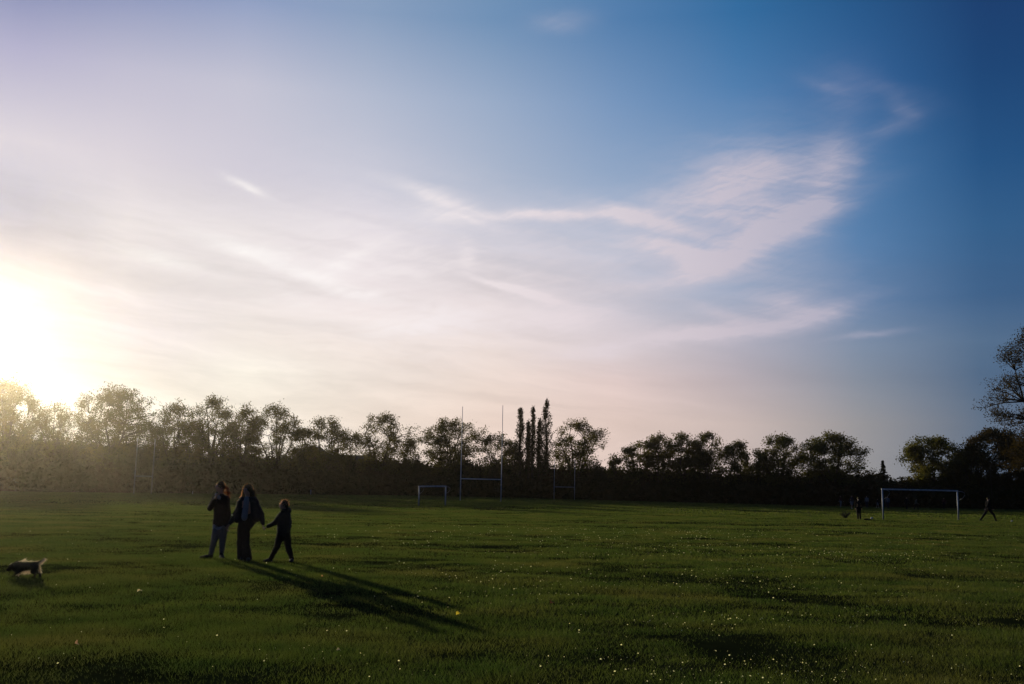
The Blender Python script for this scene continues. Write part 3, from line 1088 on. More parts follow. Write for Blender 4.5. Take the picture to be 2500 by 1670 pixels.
M_SKIN = plain('skin', (0.34, 0.19, 0.13), 0.55, 0.08, 20, spec=.35)
M_COAT = plain('dark_wool', (0.016, 0.010, 0.008), 0.9, 0.25, 30, spec=.15)
M_COAT_B = plain('black_jacket', (0.016, 0.011, 0.009), 0.75, 0.25, 30, spec=.25)
M_COAT_C = plain('child_coat', (0.015, 0.011, 0.008), 0.8, 0.25, 30, spec=.25)
M_DENIM = plain('grey_blue_leggings', (0.125, 0.108, 0.105), 0.85, 0.2, 40, spec=.1)
M_TROUS = plain('dark_trousers', (0.022, 0.014, 0.011), 0.9, 0.2, 30, spec=.1)
M_TROUS_C = plain('child_trousers', (0.018, 0.012, 0.010), 0.9, 0.2, 30, spec=.1)
M_BOOT = plain('black_leather', (0.012, 0.010, 0.010), 0.75, 0.2, 30, spec=.25)
M_TOP = plain('pale_blue_top', (0.155, 0.16, 0.185), 0.85, 0.12, 50, spec=.1)
M_SHIRT = plain('pale_grey_cloth', (0.26, 0.25, 0.28), 0.85, 0.12, 50, spec=.1)
M_HAIR = leafy('brown_hair', (0.036, 0.020, 0.012), (0.06, 0.032, 0.016), 30, .45, (1.7, 1.3, .9), .03, .4)
M_HAIR_RED = leafy('auburn_hair', (0.10, 0.033, 0.013), (0.15, 0.05, 0.018), 30, .5, (1.9, 1.4, .9), .03, .4)
M_HAIR_RIM = leafy('hair_rim_light', (0.30, 0.17, 0.09), (0.38, 0.22, 0.12), 30, .7, (1.5, 1.2, .9), .05, .4)  # paler than the hair itself, rim light put into the strand colour
M_GOLD = plain('polished_metal', (0.9, 0.8, 0.55), 0.25, 0.05, 5, metal=1.0)


def strands(name, parent, mat, roots, dirs, length, width, rg, curl=.35, gravity=.4):
    """thin curved ribbons, three quads each"""
    n = len(roots)
    roots = np.asarray(roots, float)
    dirs = np.asarray(dirs, float)
    L = length * (.5 + rg.random(n))[:, None]
    jit = rg.normal(0, curl, (n, 3))
    d = dirs + jit
    d /= np.linalg.norm(d, axis=1, keepdims=True)
    g = np.array([0, 0, -1.0]) * gravity
    p0 = roots
    p1 = p0 + d * L * .4
    d2 = d + g
    d2 /= np.linalg.norm(d2, axis=1, keepdims=True)
    p2 = p1 + d2 * L * .35
    d3 = d2 + g + rg.normal(0, .2, (n, 3))
    d3 /= np.linalg.norm(d3, axis=1, keepdims=True)
    p3 = p2 + d3 * L * .3
    s = np.cross(d, rg.normal(0, 1, (n, 3)))
    s /= np.linalg.norm(s, axis=1, keepdims=True)
    w = width * .5
    V_ = np.stack([p0 - s * w, p0 + s * w, p1 - s * w, p1 + s * w, p2 - s * w * .7, p2 + s * w * .7, p3 - s * w * .15, p3 + s * w * .15], 1)
    base = np.arange(n)[:, None, None] * 8
    F_ = base + np.array([[0, 1, 3, 2], [2, 3, 5, 4], [4, 5, 7, 6]])[None]
    return mesh_obj(name, np_mesh(name, V_.reshape(-1, 3), F_.reshape(-1, 4), mat), parent)


def hand(B, wrist, tip_dir, side, curl_dir, s=1.0):
    """palm, four unequal curled fingers and a thumb leaving the side of the palm"""
    t = tip_dir.normalized()
    sd = (side - t * side.dot(t)).normalized()
    c = (curl_dir - t * curl_dir.dot(t))
    c = (c - sd * c.dot(sd)).normalized()
    palm_end = wrist + t * .085 * s
    for k in (-1, -.33, .33, 1):
        B.cap(wrist + sd * k * .018 * s, palm_end + sd * k * .032 * s, .014 * s, .012 * s)
    for k, L in ((-1, .068), (-.33, .078), (.33, .074), (1, .058)):
        b0 = palm_end + sd * k * .031 * s
        b1 = b0 + (t * .8 + c * .4).normalized() * L * .45 * s
        b2 = b1 + (t * .35 + c * .9).normalized() * L * .32 * s
        b3 = b2 + (c * .95 - t * .2).normalized() * L * .28 * s
        B.chain([b0, b1, b2, b3], [.0095 * s, .0088 * s, .008 * s, .007 * s])
    th0 = wrist + t * .02 * s - sd * .02 * s
    th1 = th0 + (t * .55 - sd * .7 + c * .3).normalized() * .04 * s
    th2 = th1 + (t * .75 - sd * .1 + c * .5).normalized() * .032 * s
    B.chain([th0, th1, th2], [.013 * s, .010 * s, .0085 * s])


def head(B, c, face, s=1.0):
    """skull, jaw, nose, brow, lips and ears; face = horizontal unit vector"""
    f = face.normalized()
    r = Vector((f.y, -f.x, 0))
    up = Vector((0, 0, 1))
    q = Vector((0, -1, 0)).rotation_difference(f)
    B.ball(c + up * .02 * s - f * .012 * s, (.074 * s, .092 * s, .098 * s), q)
    B.ball(c - up * .035 * s + f * .022 * s, (.060 * s, .066 * s, .072 * s), q)
    B.ball(c - up * .088 * s + f * .055 * s, (.028 * s, .024 * s, .022 * s), q, 2)
    B.cap(c + up * .012 * s + f * .082 * s, c - up * .026 * s + f * .104 * s, .009 * s, .013 * s)
    B.cap(c + up * .024 * s + f * .078 * s - r * .032 * s, c + up * .024 * s + f * .078 * s + r * .032 * s, .011 * s, .011 * s)
    B.cap(c - up * .056 * s + f * .080 * s - r * .016 * s, c - up * .056 * s + f * .080 * s + r * .016 * s, .008 * s, .008 * s)
    for k in (-1, 1):
        B.ball(c - up * .008 * s + r * k * .075 * s - f * .008 * s, (.010 * s, .018 * s, .030 * s), q, 2)
    return f, r


M_EYE = plain('eye', (0.25, 0.24, 0.22), 0.2, .1, 10, spec=.6)


def eyes(parent, o, c, face, s=1.0):
    f = face.normalized()
    r = Vector((f.y, -f.x, 0))
    for k in (-1, 1):
        bm = bmesh.new()
        bmesh.ops.create_uvsphere(bm, u_segments=12, v_segments=8, radius=.0125 * s)
        me = bpy.data.meshes.new('eye')
        bm.to_mesh(me)
        bm.free()
        me.materials.append(M_EYE)
        e = mesh_obj('eye', me, parent, c - o + f * .078 * s + r * k * .031 * s + Vector((0, 0, .004 * s)))


class Px:
    """turns photo pixels into points standing at one person's distance"""
    def __init__(self, px, py):
        g = ground_px(px, py)
        self.Y = g.y
        self.o = Vector((g.x, g.y, g.z))
        self.s = (at(px + 10, py, g.y).x - at(px, py, g.y).x) / 10

    def __call__(self, px, py, dv=0.0):
        return at(px, py, self.Y + dv)


def to_ground(p, h=.035):
    return Vector((p.x, p.y, gzf(p.x, p.y) + h))


def shoe(B, heel, toe, s=1.0, ankle=None):
    h = to_ground(heel, .045 * s)
    t = to_ground(toe, .030 * s)
    B.cap(h, h.lerp(t, .55) + Vector((0, 0, .008)), .040 * s, .045 * s)
    B.cap(h.lerp(t, .5), t, .044 * s, .032 * s)
    if ankle is not None:
        B.cap(h + Vector((0, 0, .02)), ankle, .044 * s, .050 * s)


# ---- person A: dark coat, hand raised to the collar
P = Px(520, 1364.5)
o = P.o
A_ = empty('person', o)
hc = P(537, 1188.5)
fA = Vector((-.75, -.66, 0))
B = Blob(o)
head(B, hc, fA)
B.cap(P(538, 1196), P(539, 1213, .02), .050, .056)
B.ball(P(539, 1232), (.14, .095, .20))
B.ball(P(538, 1275), (.11, .08, .13))
a_sh, a_el, a_ha = P(525, 1216), P(512.5, 1241, -.05), P(527, 1216, -.22)
B.chain([a_sh, a_el, a_ha], [.050, .040, .027])
hand(B, a_ha, P(531, 1206, -.17) - a_ha, Vector((0, 1, 0)), Vector((1, .3, 0)), .95)
b_sh, b_el, b_ha = P(553, 1216), P(557.5, 1254, .03), P(554.5, 1284, -.03)
B.chain([b_sh, b_el, b_ha], [.050, .040, .027])
hand(B, b_ha, Vector((0.02, 0, -1)), Vector((0, 1, 0)), Vector((1, 0, 0)), .9)
kA, aA = P(522, 1322, -.06), P(515, 1351, -.02)
kB, aB = P(543, 1324, .02), P(541, 1351, .06)
B.chain([P(531, 1288), kA, aA], [.085, .058, .040])
B.chain([P(545, 1288), kB, aB], [.085, .058, .040])
B.build('body', M_SKIN, A_, .0065)
eyes(A_, o, hc, fA)
B = Blob(o)                        # coat
B.cap(P(527, 1217), P(551, 1217), .070, .070)
B.cap(P(538, 1220), P(538, 1256), .155, .150, .72)
B.cap(P(538, 1256), P(538.5, 1274), .150, .160, .75)
B.cap(P(529, 1270), P(527.5, 1285.5), .085, .075)
B.cap(P(548, 1270), P(549, 1286), .085, .075)
B.cap(P(529, 1284), P(549, 1285), .070, .070, 1)
B.chain([a_sh, a_el, a_ha.lerp(a_el, .15)], [.068, .062, .050])
B.chain([b_sh, b_el, b_ha.lerp(b_el, .1)], [.068, .060, .048])
B.cap(P(536, 1212), P(542, 1212), .062, .066)
B.build('coat', M_COAT, A_, .01, wrinkle=1)
B = Blob(o)
B.chain([P(531, 1288), kA, aA], [.100, .072, .052])
B.chain([P(545, 1288), kB, aB], [.100, .070, .050])
B.build('leggings', M_DENIM, A_, .01, wrinkle=1)
B = Blob(o)
B.cap(P(524, 1289, -.055), P(532, 1291, -.075), .034, .034)
B.cap(P(524, 1283, -.05), P(523, 1290, -.05), .040, .045)
B.cap(P(532, 1291, -.07), P(544, 1288, -.06), .034, .034)
B.build('shirt_hem', M_SHIRT, A_, .01)
B = Blob(o)
B.cap(P(528, 1208, -.08), P(535, 1215, -.12), .040, .045, .8)
B.build('scarf', M_SHIRT, A_, .008)
for hl, to, an in ((P(515.5, 1362), P(490, 1362, -.12), P(515, 1348, -.02)), (P(540, 1361, .06), P(545, 1364, -.16), P(541, 1348, .06))):
    B = Blob(o)
    shoe(B, hl, to, 1.05, an)
    B.build('boot', M_BOOT, A_, .008)
B = Blob(o)
B.ball(hc + Vector((.012, .015, .032)), (.088, .100, .098))
B.ball(hc + Vector((.055, .045, 0)), (.05, .055, .06), sub=2)
hairA = B.build('hair', M_HAIR, A_, .008, 2)
rg = np.random.default_rng(77)
B = Blob(o)
tie = P(551, 1190, .08)
B.chain([tie, P(556, 1194, .09), P(558, 1203, .08), P(556, 1211, .07)], [.026, .036, .034, .014])
B.build('ponytail', M_HAIR_RED, A_, .006, 2)
nn = 240
q = rg.normal(0, 1, (nn, 3))
q /= np.linalg.norm(q, axis=1, keepdims=True)
q[:, 2] = np.abs(q[:, 2]) * .9 - .1
rt = np.array(hc - o + Vector((.012, .015, .032))) + q * np.array([.086, .098, .096])
strands('loose_hair', hairA, M_HAIR_RIM, rt, q + np.array([.3, .2, 0]), .030, .0055, rg, .6, .5)
rt = np.array([tuple((tie - o).lerp(P(557, 1208, .08) - o, t)) for t in rg.random(140)]) + rg.normal(0, .022, (140, 3))
strands('loose_hair', hairA, M_HAIR_RED, rt, rg.normal(0, .5, (140, 3)) + np.array([.5, 0, -.8]), .07, .004, rg, .4, .3)
tag(A_, 'person with ponytail in dark coat and bluish leggings, one hand raised, left of the trio', 'person', 'walkers holding hands')

# ---- person B: long hair, open jacket over a pale top, wide trousers
P = Px(598, 1368.5)
o = P.o
B_ = empty('person', o)
hc = P(603.5, 1196)
fB = Vector((-.25, -.97, 0))
B = Blob(o)
head(B, hc, fB)
B.cap(P(604, 1204), P(604, 1219, .02), .048, .054)
B.ball(P(602, 1236), (.14, .09, .20))
B.ball(P(598, 1278), (.09, .07, .11))
a_sh, a_el, a_ha = P(591, 1220), P(575, 1257, .03), P(561.5, 1279, -.02)
B.chain([a_sh, a_el, a_ha], [.048, .038, .026])
hand(B, a_ha, P(556, 1288, -.03) - a_ha, Vector((0, 1, 0)), Vector((-.6, 0, -.6)), .9)
b_sh, b_el, b_ha = P(621, 1220), P(637, 1254, .03), P(642.5, 1281, 0)
B.chain([b_sh, b_el, b_ha], [.048, .038, .026])
hand(B, b_ha, Vector((.05, 0, -1)), Vector((0, 1, 0)), Vector((.9, 0, 0)), .9)
B.chain([P(593, 1290), P(589, 1330), P(591, 1361)], [.066, .055, .040])
B.chain([P(600, 1290), P(600, 1330, -.03), P(603.5, 1361, -.06)], [.066, .055, .040])
B.build('body', M_SKIN, B_, .0065)
eyes(B_, o, hc, fB)
B = Blob(o)                        # jacket: sleeves, back and two open fronts
B.cap(P(593, 1220), P(620, 1220), .066, .066)
B.cap(P(607, 1226, .045), P(606, 1268, .05), .150, .175, .42)
B.cap(P(587, 1228, -.02), P(580.5, 1268, -.03), .076, .085, .95)
B.cap(P(619, 1228, -.02), P(624, 1266, -.02), .080, .095, .95)
B.cap(P(622, 1264, 0), P(609, 1285, .02), .095, .070, .8)
B.cap(P(584, 1266, 0), P(592, 1272, .02), .090, .080, .8)
B.chain([a_sh, a_el, a_ha.lerp(a_el, .12)], [.070, .064, .050])
B.chain([b_sh, b_el, b_ha.lerp(b_el, .12)], [.070, .064, .050])
jk = B.build('jacket', M_COAT_B, B_, .01, wrinkle=1)
B = Blob(o)
B.cap(P(602, 1220, -.050), P(597, 1262, -.080), .080, .090, .7)
B.build('top', M_TOP, B_, .009)
B = Blob(o)
B.chain([P(594, 1276), P(590, 1300), P(588.5, 1330), P(591.5, 1362)], [.110, .098, .092, .115])
B.chain([P(600, 1276), P(600, 1300), P(600, 1330, -.03), P(603.5, 1361, -.06)], [.110, .090, .085, .112])
B.build('trousers', M_TROUS, B_, .01, wrinkle=1)
for hl, to in ((P(591, 1366), P(589, 1370, -.2)), (P(604, 1366, -.04), P(607, 1371, -.26))):
    B = Blob(o)
    shoe(B, hl, to, 1.0)
    B.build('shoe', M_BOOT, B_, .008)
me_ = bmesh.new()  # pale ball added for the bright sun glint on the sleeve
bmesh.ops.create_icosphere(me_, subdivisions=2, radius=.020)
mm = bpy.data.meshes.new('sleeve_glint')
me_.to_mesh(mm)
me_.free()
M_SLEEVE_GLINT = leafy('glint_pale', (.8, .75, .6), (.8, .75, .6), 5, .3, (1, .95, .8), .2, .3)
mm.materials.append(M_SLEEVE_GLINT)
mesh_obj('sleeve_glint', mm, jk, P(566.8, 1257.5, -.03) - o)
B = Blob(o)
B.ball(hc + Vector((.012, .022, .030)), (.106, .106, .100))
B.cap(hc + Vector((-.072, .02, .01)), P(592, 1222, -.01), .030, .028)
B.chain([hc + Vector((.07, .03, .02)), P(617, 1205, .03), P(622, 1222, .03)], [.042, .052, .035])
B.cap(hc + Vector((.01, .07, 0)), P(608, 1224, .10), .075, .085, .6)
hairB = B.build('hair', M_HAIR, B_, .008, 2)
q = rg.normal(0, 1, (nn, 3))
q /= np.linalg.norm(q, axis=1, keepdims=True)
q[:, 2] = np.abs(q[:, 2]) * .9 - .1
rt = np.array(hc - o + Vector((.012, .022, .036))) + q * np.array([.093, .098, .098])
strands('loose_hair', hairB, M_HAIR_RIM, rt, q + np.array([0, 0, -.2]), .036, .0055, rg, .6, .6)
rt = np.array([tuple((hc + Vector((-.085, .02, .02)) - o).lerp(P(588, 1222, 0) - o, t)) for t in rg.random(120)]) + rg.normal(0, .012, (120, 3))
strands('loose_hair', hairB, M_HAIR_RIM, rt, rg.normal(0, .4, (120, 3)) + np.array([-.35, 0, -1]), .06, .0055, rg, .3, .3)
rt = np.array([tuple((hc + Vector((.10, .03, .02)) - o).lerp(P(625, 1222, .03) - o, t)) for t in rg.random(160)]) + rg.normal(0, .015, (160, 3))
strands('loose_hair', hairB, M_HAIR, rt, rg.normal(0, .4, (160, 3)) + np.array([.35, 0, -1]), .06, .004, rg, .3, .3)
tag(B_, 'person with long loose hair, open black jacket over pale top, middle of the trio', 'person', 'walkers holding hands')

# ---- person C: child in a hooded coat
P = Px(680, 1372)
o = P.o
C_ = empty('person', o)
hc = P(692.5, 1233.5)
fC = Vector((-.9, -.35, 0))
sC = .92
B = Blob(o)
head(B, hc, fC, sC)
B.cap(P(694, 1240), P(695, 1250, .02), .042, .048)
B.ball(P(695, 1270), (.12, .085, .17))
a_sh, a_el, a_ha = P(687, 1255, -.03), P(671, 1277, -.04), P(653, 1286, -.02)
B.chain([a_sh, a_el, a_ha], [.040, .034, .022])
hand(B, a_ha, P(645, 1288.5, 0) - a_ha, Vector((0, 1, 0)), Vector((0, 0, -1)), .75)
b_sh, b_el, b_ha = P(702, 1255, .05), P(707, 1278, .10), P(703, 1298, .08)
B.chain([b_sh, b_el, b_ha], [.040, .034, .022])
hand(B, b_ha, Vector((-.1, 0, -1)), Vector((0, 1, 0)), Vector((-1, 0, 0)), .75)
kA, aA = P(676, 1336, -.04), P(660.5, 1364, -.04)
kB, aB = P(704, 1337, .05), P(712.5, 1364, .06)
B.chain([P(687, 1304), kA, aA], [.070, .050, .034])
B.chain([P(699, 1304), kB, aB], [.070, .050, .034])
B.build('body', M_SKIN, C_, .0065)
eyes(C_, o, hc, fC, sC)
B = Blob(o)
B.cap(P(688, 1257), P(701, 1257), .066, .070)
B.cap(P(693.5, 1262), P(692.5, 1297), .140, .150, .78)
B.chain([a_sh, a_el, a_ha.lerp(a_el, .05)], [.062, .056, .042])
B.chain([b_sh, b_el, b_ha.lerp(b_el, .05)], [.062, .056, .044])
coat = B.build('coat', M_COAT_C, C_, .01, wrinkle=1)
B = Blob(o)
B.ball(P(704.5, 1247, .03), (.062, .08, .075))
B.cap(P(690, 1247, -.05), P(702, 1248, .04), .045, .06)
B.build('hood', M_COAT_C, coat, .009)
B = Blob(o)
B.chain([P(686.5, 1302), kA, aA], [.092, .068, .050])
B.chain([P(699, 1302), kB, aB], [.092, .068, .048])
B.build('trousers', M_TROUS_C, C_, .01, wrinkle=1)
for hl, to in ((P(662, 1369, -.04), P(645, 1369.5, -.10)), (P(713.5, 1369, .06), P(708, 1372, -.10))):
    B = Blob(o)
    shoe(B, hl, to, .85)
    B.build('shoe', M_BOOT, C_, .008)
B = Blob(o)
B.ball(hc + Vector((.020, .012, .028)), (.082, .088, .090))
B.ball(hc + Vector((.055, .03, -.03)), (.045, .06, .06), sub=2)
hairC = B.build('hair', M_HAIR, C_, .008, 2)
q = rg.normal(0, 1, (nn, 3))
q /= np.linalg.norm(q, axis=1, keepdims=True)
q[:, 2] = np.abs(q[:, 2]) * .9 - .1
rt = np.array(hc - o + Vector((.020, .012, .028))) + q * np.array([.080, .086, .088])
strands('loose_hair', hairC, M_HAIR_RIM, rt, q + np.array([-.2, -.2, -.2]), .040, .0055, rg, .5, .5)
tag(C_, 'child in dark hooded coat striding at the right end of the trio', 'person', 'walkers holding hands')

# ------------------------------------------------------------------ dog
M_DOG = leafy('dog_dark_coat', (0.016, 0.011, 0.009), (0.030, 0.019, 0.013), 9, .1, (1.5, 1.2, 1), .04, .5)
M_FUR = leafy('dog_cream_fur', (0.72, 0.60, 0.44), (0.85, 0.75, 0.60), 12, .62, (1.0, .94, .82), .08, .4)
P = Px(62, 1409)
o = P.o
D_ = empty('dog', o)
B = Blob(o)
B.ball(P(48, 1384), (.100, .068, .080))
B.ball(P(66, 1382), (.120, .060, .062))
B.ball(P(84, 1381), (.075, .062, .072))
B.cap(P(46, 1381), P(33, 1382, -.01), .070, .056)
B.ball(P(29, 1384, -.01), (.055, .048, .050))
B.cap(P(25, 1386, -.01), P(17.5, 1391, -.01), .034, .020)
B.cap(P(27, 1389, -.01), P(20, 1393.5, -.01), .026, .014)
fr = [(P(47, 1389, -.04), P(43, 1397, -.05), P(36, 1402, -.05), P(33, 1407, -.05)), (P(49, 1389, .04), P(48, 1398, .05), P(42, 1403, .05), P(40, 1407.5, .05))]
hd = [(P(84, 1386, -.04), P(79, 1396, -.05), P(87, 1401, -.05), P(83, 1408, -.05)), (P(86, 1386, .04), P(86, 1396, .05), P(96, 1399, .05), P(99, 1406, .05))]
for lg in fr:
    B.chain(list(lg), [.036, .026, .018, .018])
    B.cap(to_ground(lg[-1], .018), to_ground(lg[-1] + Vector((-.035, 0, 0)), .015), .018, .015)
for lg in hd:
    B.chain(list(lg), [.052, .034, .018, .018])
    B.cap(to_ground(lg[-1], .018), to_ground(lg[-1] + Vector((-.035, 0, 0)), .015), .018, .015)
B.chain([P(91, 1376), P(98, 1371.5), P(105, 1367), P(109, 1362.5)], [.026, .018, .013, .008])
B.build('body', M_DOG, D_, .007, 3)
B = Blob(o)
B.chain([P(31, 1379, -.055), P(35, 1386, -.07), P(36, 1393, -.065)], [.020, .026, .020], .6)
B.build('ear', M_DOG, D_, .006, 2)
B = Blob(o)
B.chain([P(33, 1377, .05), P(40, 1372, .07), P(45, 1371, .07)], [.020, .024, .018], .6)
B.build('ear', M_DOG, D_, .006, 2)
B = Blob(o)
B.ball(P(16.3, 1390.6, -.01), (.011, .014, .010), sub=2)
B.build('nose', M_BOOT, D_, .004, 0)
rt, dr = [], []
for (p0, p1, n_, dd_, sp) in [(P(50, 1395, .03), P(82, 1393, .03), 240, (.25, 0, -1), .014), (P(92, 1377), P(109, 1362.5), 300, (.6, 0, -.7), .008),
                              (P(93, 1382, .03), P(96, 1397, .05), 170, (.9, 0, -.6), .010), (P(22, 1381), P(50, 1370), 50, (.7, 0, .35), .008),
                              (P(52, 1370), P(90, 1371), 60, (1, 0, .15), .010), (P(46, 1397, .03), P(37, 1405, .03), 110, (.5, 0, -.6), .012),
                              (P(54, 1370), P(59, 1367), 50, (.9, 0, .4), .008)]:
    for i in range(n_):
        t = rg.random()
        rt.append(tuple(p0.lerp(p1, t) - o + Vector(rg.normal(0, sp, 3)) * Vector((.5, 1.6, .5))))
        dr.append(dd_)
rt2, dr2 = [], []
for c_, r_, n_ in ((P(48, 1384), (.100, .068, .080), 420), (P(66, 1382), (.120, .060, .062), 360), (P(84, 1381), (.075, .062, .072), 300), (P(34, 1383), (.07, .05, .055), 200)):
    for i in range(n_):
        w_ = Vector(rg.normal(0, 1, 3)).normalized()
        rt2.append(tuple(c_ - o + Vector((w_.x * r_[0], w_.y * r_[1], w_.z * r_[2])) * .96))
        dr2.append((w_.x * .4 + .7, w_.y * .5, w_.z * .4 - .45))
strands('shaggy_coat', D_, M_DOG, np.array(rt2), np.array(dr2), .040, .006, rg, .3, .3)
strands('fur', D_, M_FUR, np.array(rt), np.array(dr), .042, .0045, rg, .35, .25)
tag(D_, 'small dark dog with cream feathering trotting at the left edge, tail up', 'dog')


# ------------------------------------------------------------------ far people
def far_person(px, foot, Yh, H, top_c, leg_c, label, stride=.18, face=(0, 1), arms=.1, lean=0.0, group='people playing by the far tree belt', shorts=False, flip=1):
    if Yh is None:
        g = ground_px(px, foot)
        X, Y = g.x, g.y
    else:
        Y = Yh
        X = at(px, 1220, Y).x
    z = gzf(X, Y)
    o = Vector((X, Y, z))
    k = H / 1.75
    root = empty('person', o)
    f = Vector((face[0], face[1], 0)).normalized()
    r = Vector((f.y, -f.x, 0))
    up = Vector((0, 0, 1))
    pt = lambda fr_, sd_, h_: o + (f * fr_ + r * sd_ + up * h_) * k
    B = Blob(o)
    head(B, pt(.02 + lean, 0, 1.63), f, k)
    B.cap(pt(lean, 0, 1.55), pt(lean * .9, 0, 1.44), .055 * k, .06 * k)
    B.ball(pt(lean * .5, 0, 1.25), (.14 * k, .10 * k, .22 * k))
    B.ball(pt(0, 0, .98), (.13 * k, .10 * k, .12 * k))
    Ls = [(stride, .09), (-stride, -.09)]
    legs = []
    for sf, sd_ in Ls:
        legs.append([pt(0, sd_, .92), pt(sf * .55 + .04, sd_, .50), pt(sf - (.04 if sf > 0 else .02), sd_ * 1.1, .09)])
    for lg in legs:
        B.chain(lg, [.085 * k, .058 * k, .042 * k])
    Ar = []
    for j, sd_ in enumerate((.19, -.19)):
        sw = -arms if j == 0 else arms
        Ar.append([pt(lean * .9, sd_, 1.40), pt(sw * .5 + lean * .4, sd_ * 1.25, 1.12), pt(sw * 1.3 + .06, sd_ * 1.2, .90)])
    for ar in Ar:
        B.chain(ar, [.048 * k, .038 * k, .026 * k])
        hand(B, ar[-1], ar[-1] - ar[-2], f, f, .9 * k)
    B.build('body', M_SKIN, root, .011, 2)
    B = Blob(o)
    B.cap(pt(lean * .9, .14, 1.40), pt(lean * .9, -.14, 1.40), .075 * k, .075 * k)
    B.cap(pt(lean * .7, 0, 1.35), pt(0, 0, .98), .165 * k, .155 * k, .75)
    for ar in Ar:
        B.chain([ar[0], ar[1], ar[2].lerp(ar[1], .1)], [.066 * k, .056 * k, .044 * k])
    B.build('jacket' if not shorts else 'shirt', top_c, root, .014, 3)
    B = Blob(o)
    for lg in legs:
        if shorts:
            B.chain([lg[0], lg[1].lerp(lg[0], .15)], [.12 * k, .10 * k])
        else:
            B.chain(lg, [.112 * k, .082 * k, .066 * k])
    B.build('shorts' if shorts else 'trousers', leg_c, root, .014, 3)
    for lg in legs:
        B = Blob(o)
        shoe(B, lg[-1] - f * .05 * k, lg[-1] + f * .17 * k, k)
        B.build('shoe', M_BOOT if not shorts else M_WHITE_WORN, root, .012, 2)
    B = Blob(o)
    c = pt(.02 + lean, 0, 1.66)
    B.ball(c - f * .02 * k + up * .01, (.086 * k, .096 * k, .096 * k))
    B.build('hair', M_HAIR, root, .012, 2)
    tag(root, label, 'person', group)
    return root


cm = lambda n, c: plain(n, c, .9, .2, 20, spec=.1)
M_NAVY, M_BLK, M_OLV, M_RED, M_GRY, M_BLU = (cm('navy_cloth', (.020, .022, .040)), cm('black_cloth', (.012, .010, .010)), cm('olive_cloth', (.10, .095, .07)),
                                            cm('maroon_cloth', (.07, .022, .020)), cm('grey_cloth', (.16, .16, .17)), cm('blue_grey_cloth', (.10, .12, .16)))
far_person(2097.5, 1269, None, 1.56, M_BLK, M_BLK, 'dark standing figure between the lone shrub and the ball', stride=.06, face=(0.1, 1), arms=.05, group='people near the right-hand goal')
far_person(2414, 1272.5, None, 1.72, M_BLK, M_BLK, 'dark person striding wide, right of the right-hand goal', stride=.52, face=(1, -.15), arms=.25, lean=.03, group='people near the right-hand goal')
far_person(2052, 0, 150, 1.75, M_RED, M_GRY, 'leftmost distant player, dark reddish top, beside the tree belt', .12, (.6, -1), .2)
far_person(2079, 0, 136, 1.80, M_NAVY, M_GRY, 'distant player in navy top and pale shorts, left of the dark standing figure', .14, (.2, -1), .1, shorts=True)
far_person(2116, 0, 148, 1.78, M_GRY, M_NAVY, 'distant person in grey top, just right of the dark standing figure', .1, (-.5, -1), .15)
far_person(2142, 0, 150, 1.40, M_BLK, M_GRY, 'short distant player in black top and pale shorts, left of the goal post', .22, (1, -.4), .25, shorts=True)
far_person(2167, 0, 144, 1.75, M_BLU, M_NAVY, 'distant person in blue grey seen just inside the left goal post', .12, (-.4, -1), .1)
far_person(2213, 0, 140, 1.72, M_BLK, M_BLK, 'distant dark figure seen through the left half of the goal', .15, (.6, -1), .2)
far_person(2236, 0, 134, 1.55, M_OLV, M_BLK, 'distant person in olive top seen through the middle of the goal', .3, (1, -.2), .3, lean=.05)
far_person(2304, 0, 150, 1.70, M_RED, M_BLK, 'distant figure in dull maroon seen near the right goal post', .1, (0, -1), .1)


# ------------------------------------------------------------------ small things on the grass
def ball_obj(px, py, r, label, seed):
    g = ground_px(px, py)
    bm = bmesh.new()
    bmesh.ops.create_icosphere(bm, subdivisions=3, radius=r)
    me = bpy.data.meshes.new('football')
    bm.to_mesh(me)
    bm.free()
    m_, T_, out_ = new_mat('football_panels')
    co = T_.new('ShaderNodeTexCoord').outputs['Object']
    vo = T_.new('ShaderNodeTexVoronoi', feature='DISTANCE_TO_EDGE')
    T_.l.new(co, vo.inputs['Vector'])
    vo.inputs['Scale'].default_value = 1.1 / r
    p_ = T_.new('ShaderNodeBsdfPrincipled')
    T_.put(p_.inputs['Base Color'], T_.mix(T_.mapr(vo.outputs['Distance'], .02, .05, 0, 1), (.05, .05, .05, 1), (.42, .42, .40, 1)))
    p_.inputs['Roughness'].default_value = .45
    T_.l.new(p_.outputs[0], out_.inputs[0])
    me.materials.append(m_)
    me.polygons.foreach_set('use_smooth', np.ones(len(me.polygons), dtype=bool))
    ob = mesh_obj('football', me, None, Vector((g.x, g.y, g.z + r)))
    tag(ob, label, 'ball', 'footballs left on the grass')


ball_obj(2128.5, 1268.5, .085, 'pale football resting beside the dark heap left of the goal', 1)
ball_obj(2470.5, 1275, .075, 'pale football alone on the grass at the far right', 2)

g = ground_px(2117, 1270)
B = Blob(g)
B.ball(g + Vector((0, 0, .04)), (.20, .14, .07))
B.ball(g + Vector((.16, .02, .04)), (.13, .1, .05))
B.ball(g + Vector((-.15, -.03, .05)), (.1, .1, .06))
hp_ = B.build('clothing_heap', M_BLK, None, .012, 3, loc=g)
tag(hp_, 'low dark heap of clothing on the grass beside a pale football', 'clothing')


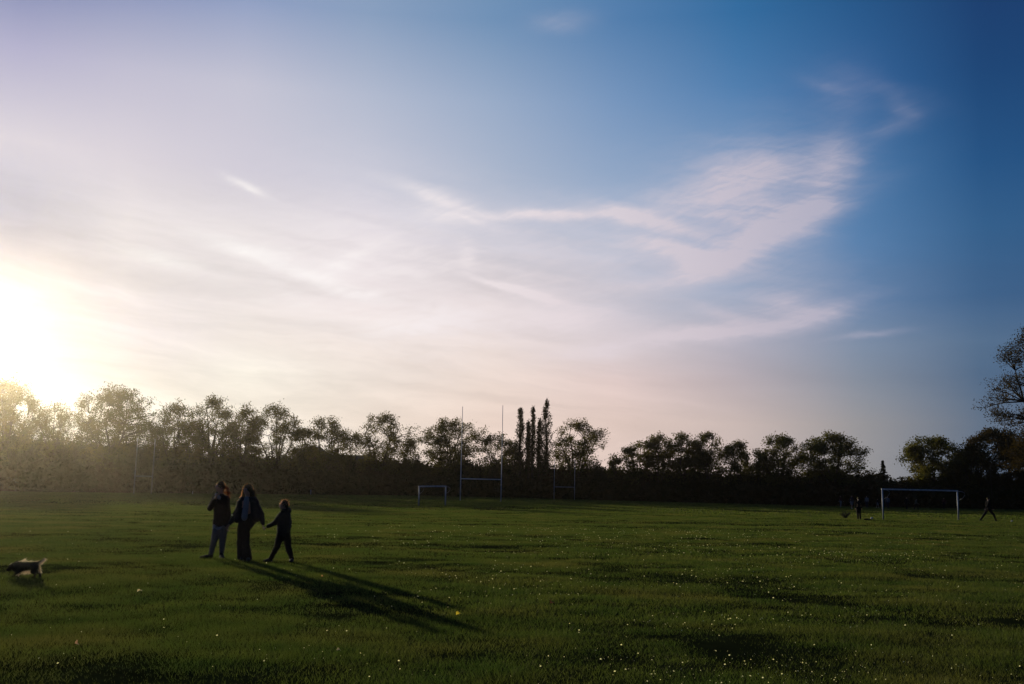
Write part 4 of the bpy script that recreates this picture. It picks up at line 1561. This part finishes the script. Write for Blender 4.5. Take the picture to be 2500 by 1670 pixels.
def fallen_leaf(px, py, size, col, label, tilt, seed):
    g_ = ground_px(px, py)
    rd = random.Random(seed)
    V, F = [], []
    n_ = 9
    for i in range(n_ + 1):
        t = i / n_
        w_ = size * .38 * math.sin(math.pi * min(1, t * 1.05)) ** .7 * (1 + (.25 if i % 2 else -.1))
        x_ = (t - .5) * size
        cz = size * .22 * math.sin(t * 3.1) + rd.gauss(0, size * .02)
        V += [Vector((x_, -w_, cz + w_ * .35)), Vector((x_, 0, cz)), Vector((x_, w_, cz + w_ * .45))]
    for i in range(n_):
        for j in (0, 1):
            a_ = i * 3 + j
            F.append((a_, a_ + 1, a_ + 4, a_ + 3))
    m_ = leafy('fallen_leaf_' + str(seed), col, tuple(c * 1.25 for c in col), 30, .45, (1.1, 1, .7), .05, .4)
    ob = mesh_obj('fallen_leaf', list_mesh('fallen_leaf', V, F, m_), None, Vector((g_.x, g_.y, g_.z + .045 + size * .15)))
    ob.rotation_euler = (R(tilt), R(12), rd.uniform(0, 3))
    tag(ob, label, 'leaf', 'single fallen leaves')


fallen_leaf(1119, 1512, .085, (.62, .50, .06), 'bright yellow fallen leaf at the end of the long shadows', 25, 1)
fallen_leaf(1345, 1483, .10, (.10, .045, .03), 'dark reddish brown fallen leaf right of the long shadows', 35, 2)
fallen_leaf(340, 1454, .08, (.62, .52, .36), 'pale dry fallen leaf between the dog and the walkers', 15, 3)
fallen_leaf(184, 1585, .06, (.50, .30, .20), 'pinkish curled fallen leaf at the lower left', 60, 4)
fallen_leaf(786, 1414, .045, (.45, .25, .12), 'small orange brown fallen leaf just below the child, between shadows', 50, 5)
fallen_leaf(826, 1602, .05, (.42, .36, .22), 'dull straw coloured fallen leaf in the lower foreground', 20, 6)

# ------------------------------------------------------------------ thin evening haze
hx = 330
hme = bpy.data.meshes.new('haze')
hb = bmesh.new()
bmesh.ops.create_cube(hb, size=1.0)
for v in hb.verts:
    v.co = Vector((v.co.x * 2 * hx, 140 + v.co.y * 320, 11.0 + v.co.z * 26))
hb.to_mesh(hme)
hb.free()
m, T, out = new_mat('haze_air')
pv = T.new('ShaderNodeVolumePrincipled')
pv.inputs['Color'].default_value = (1.0, 0.90, 0.74, 1)
pv.inputs['Density'].default_value = 0.0001
pv.inputs['Anisotropy'].default_value = 0.925
T.l.new(pv.outputs[0], out.inputs['Volume'])
hme.materials.append(m)
haze = mesh_obj('haze', hme)
tag(haze, 'thin warm evening haze over the field', kind='stuff')
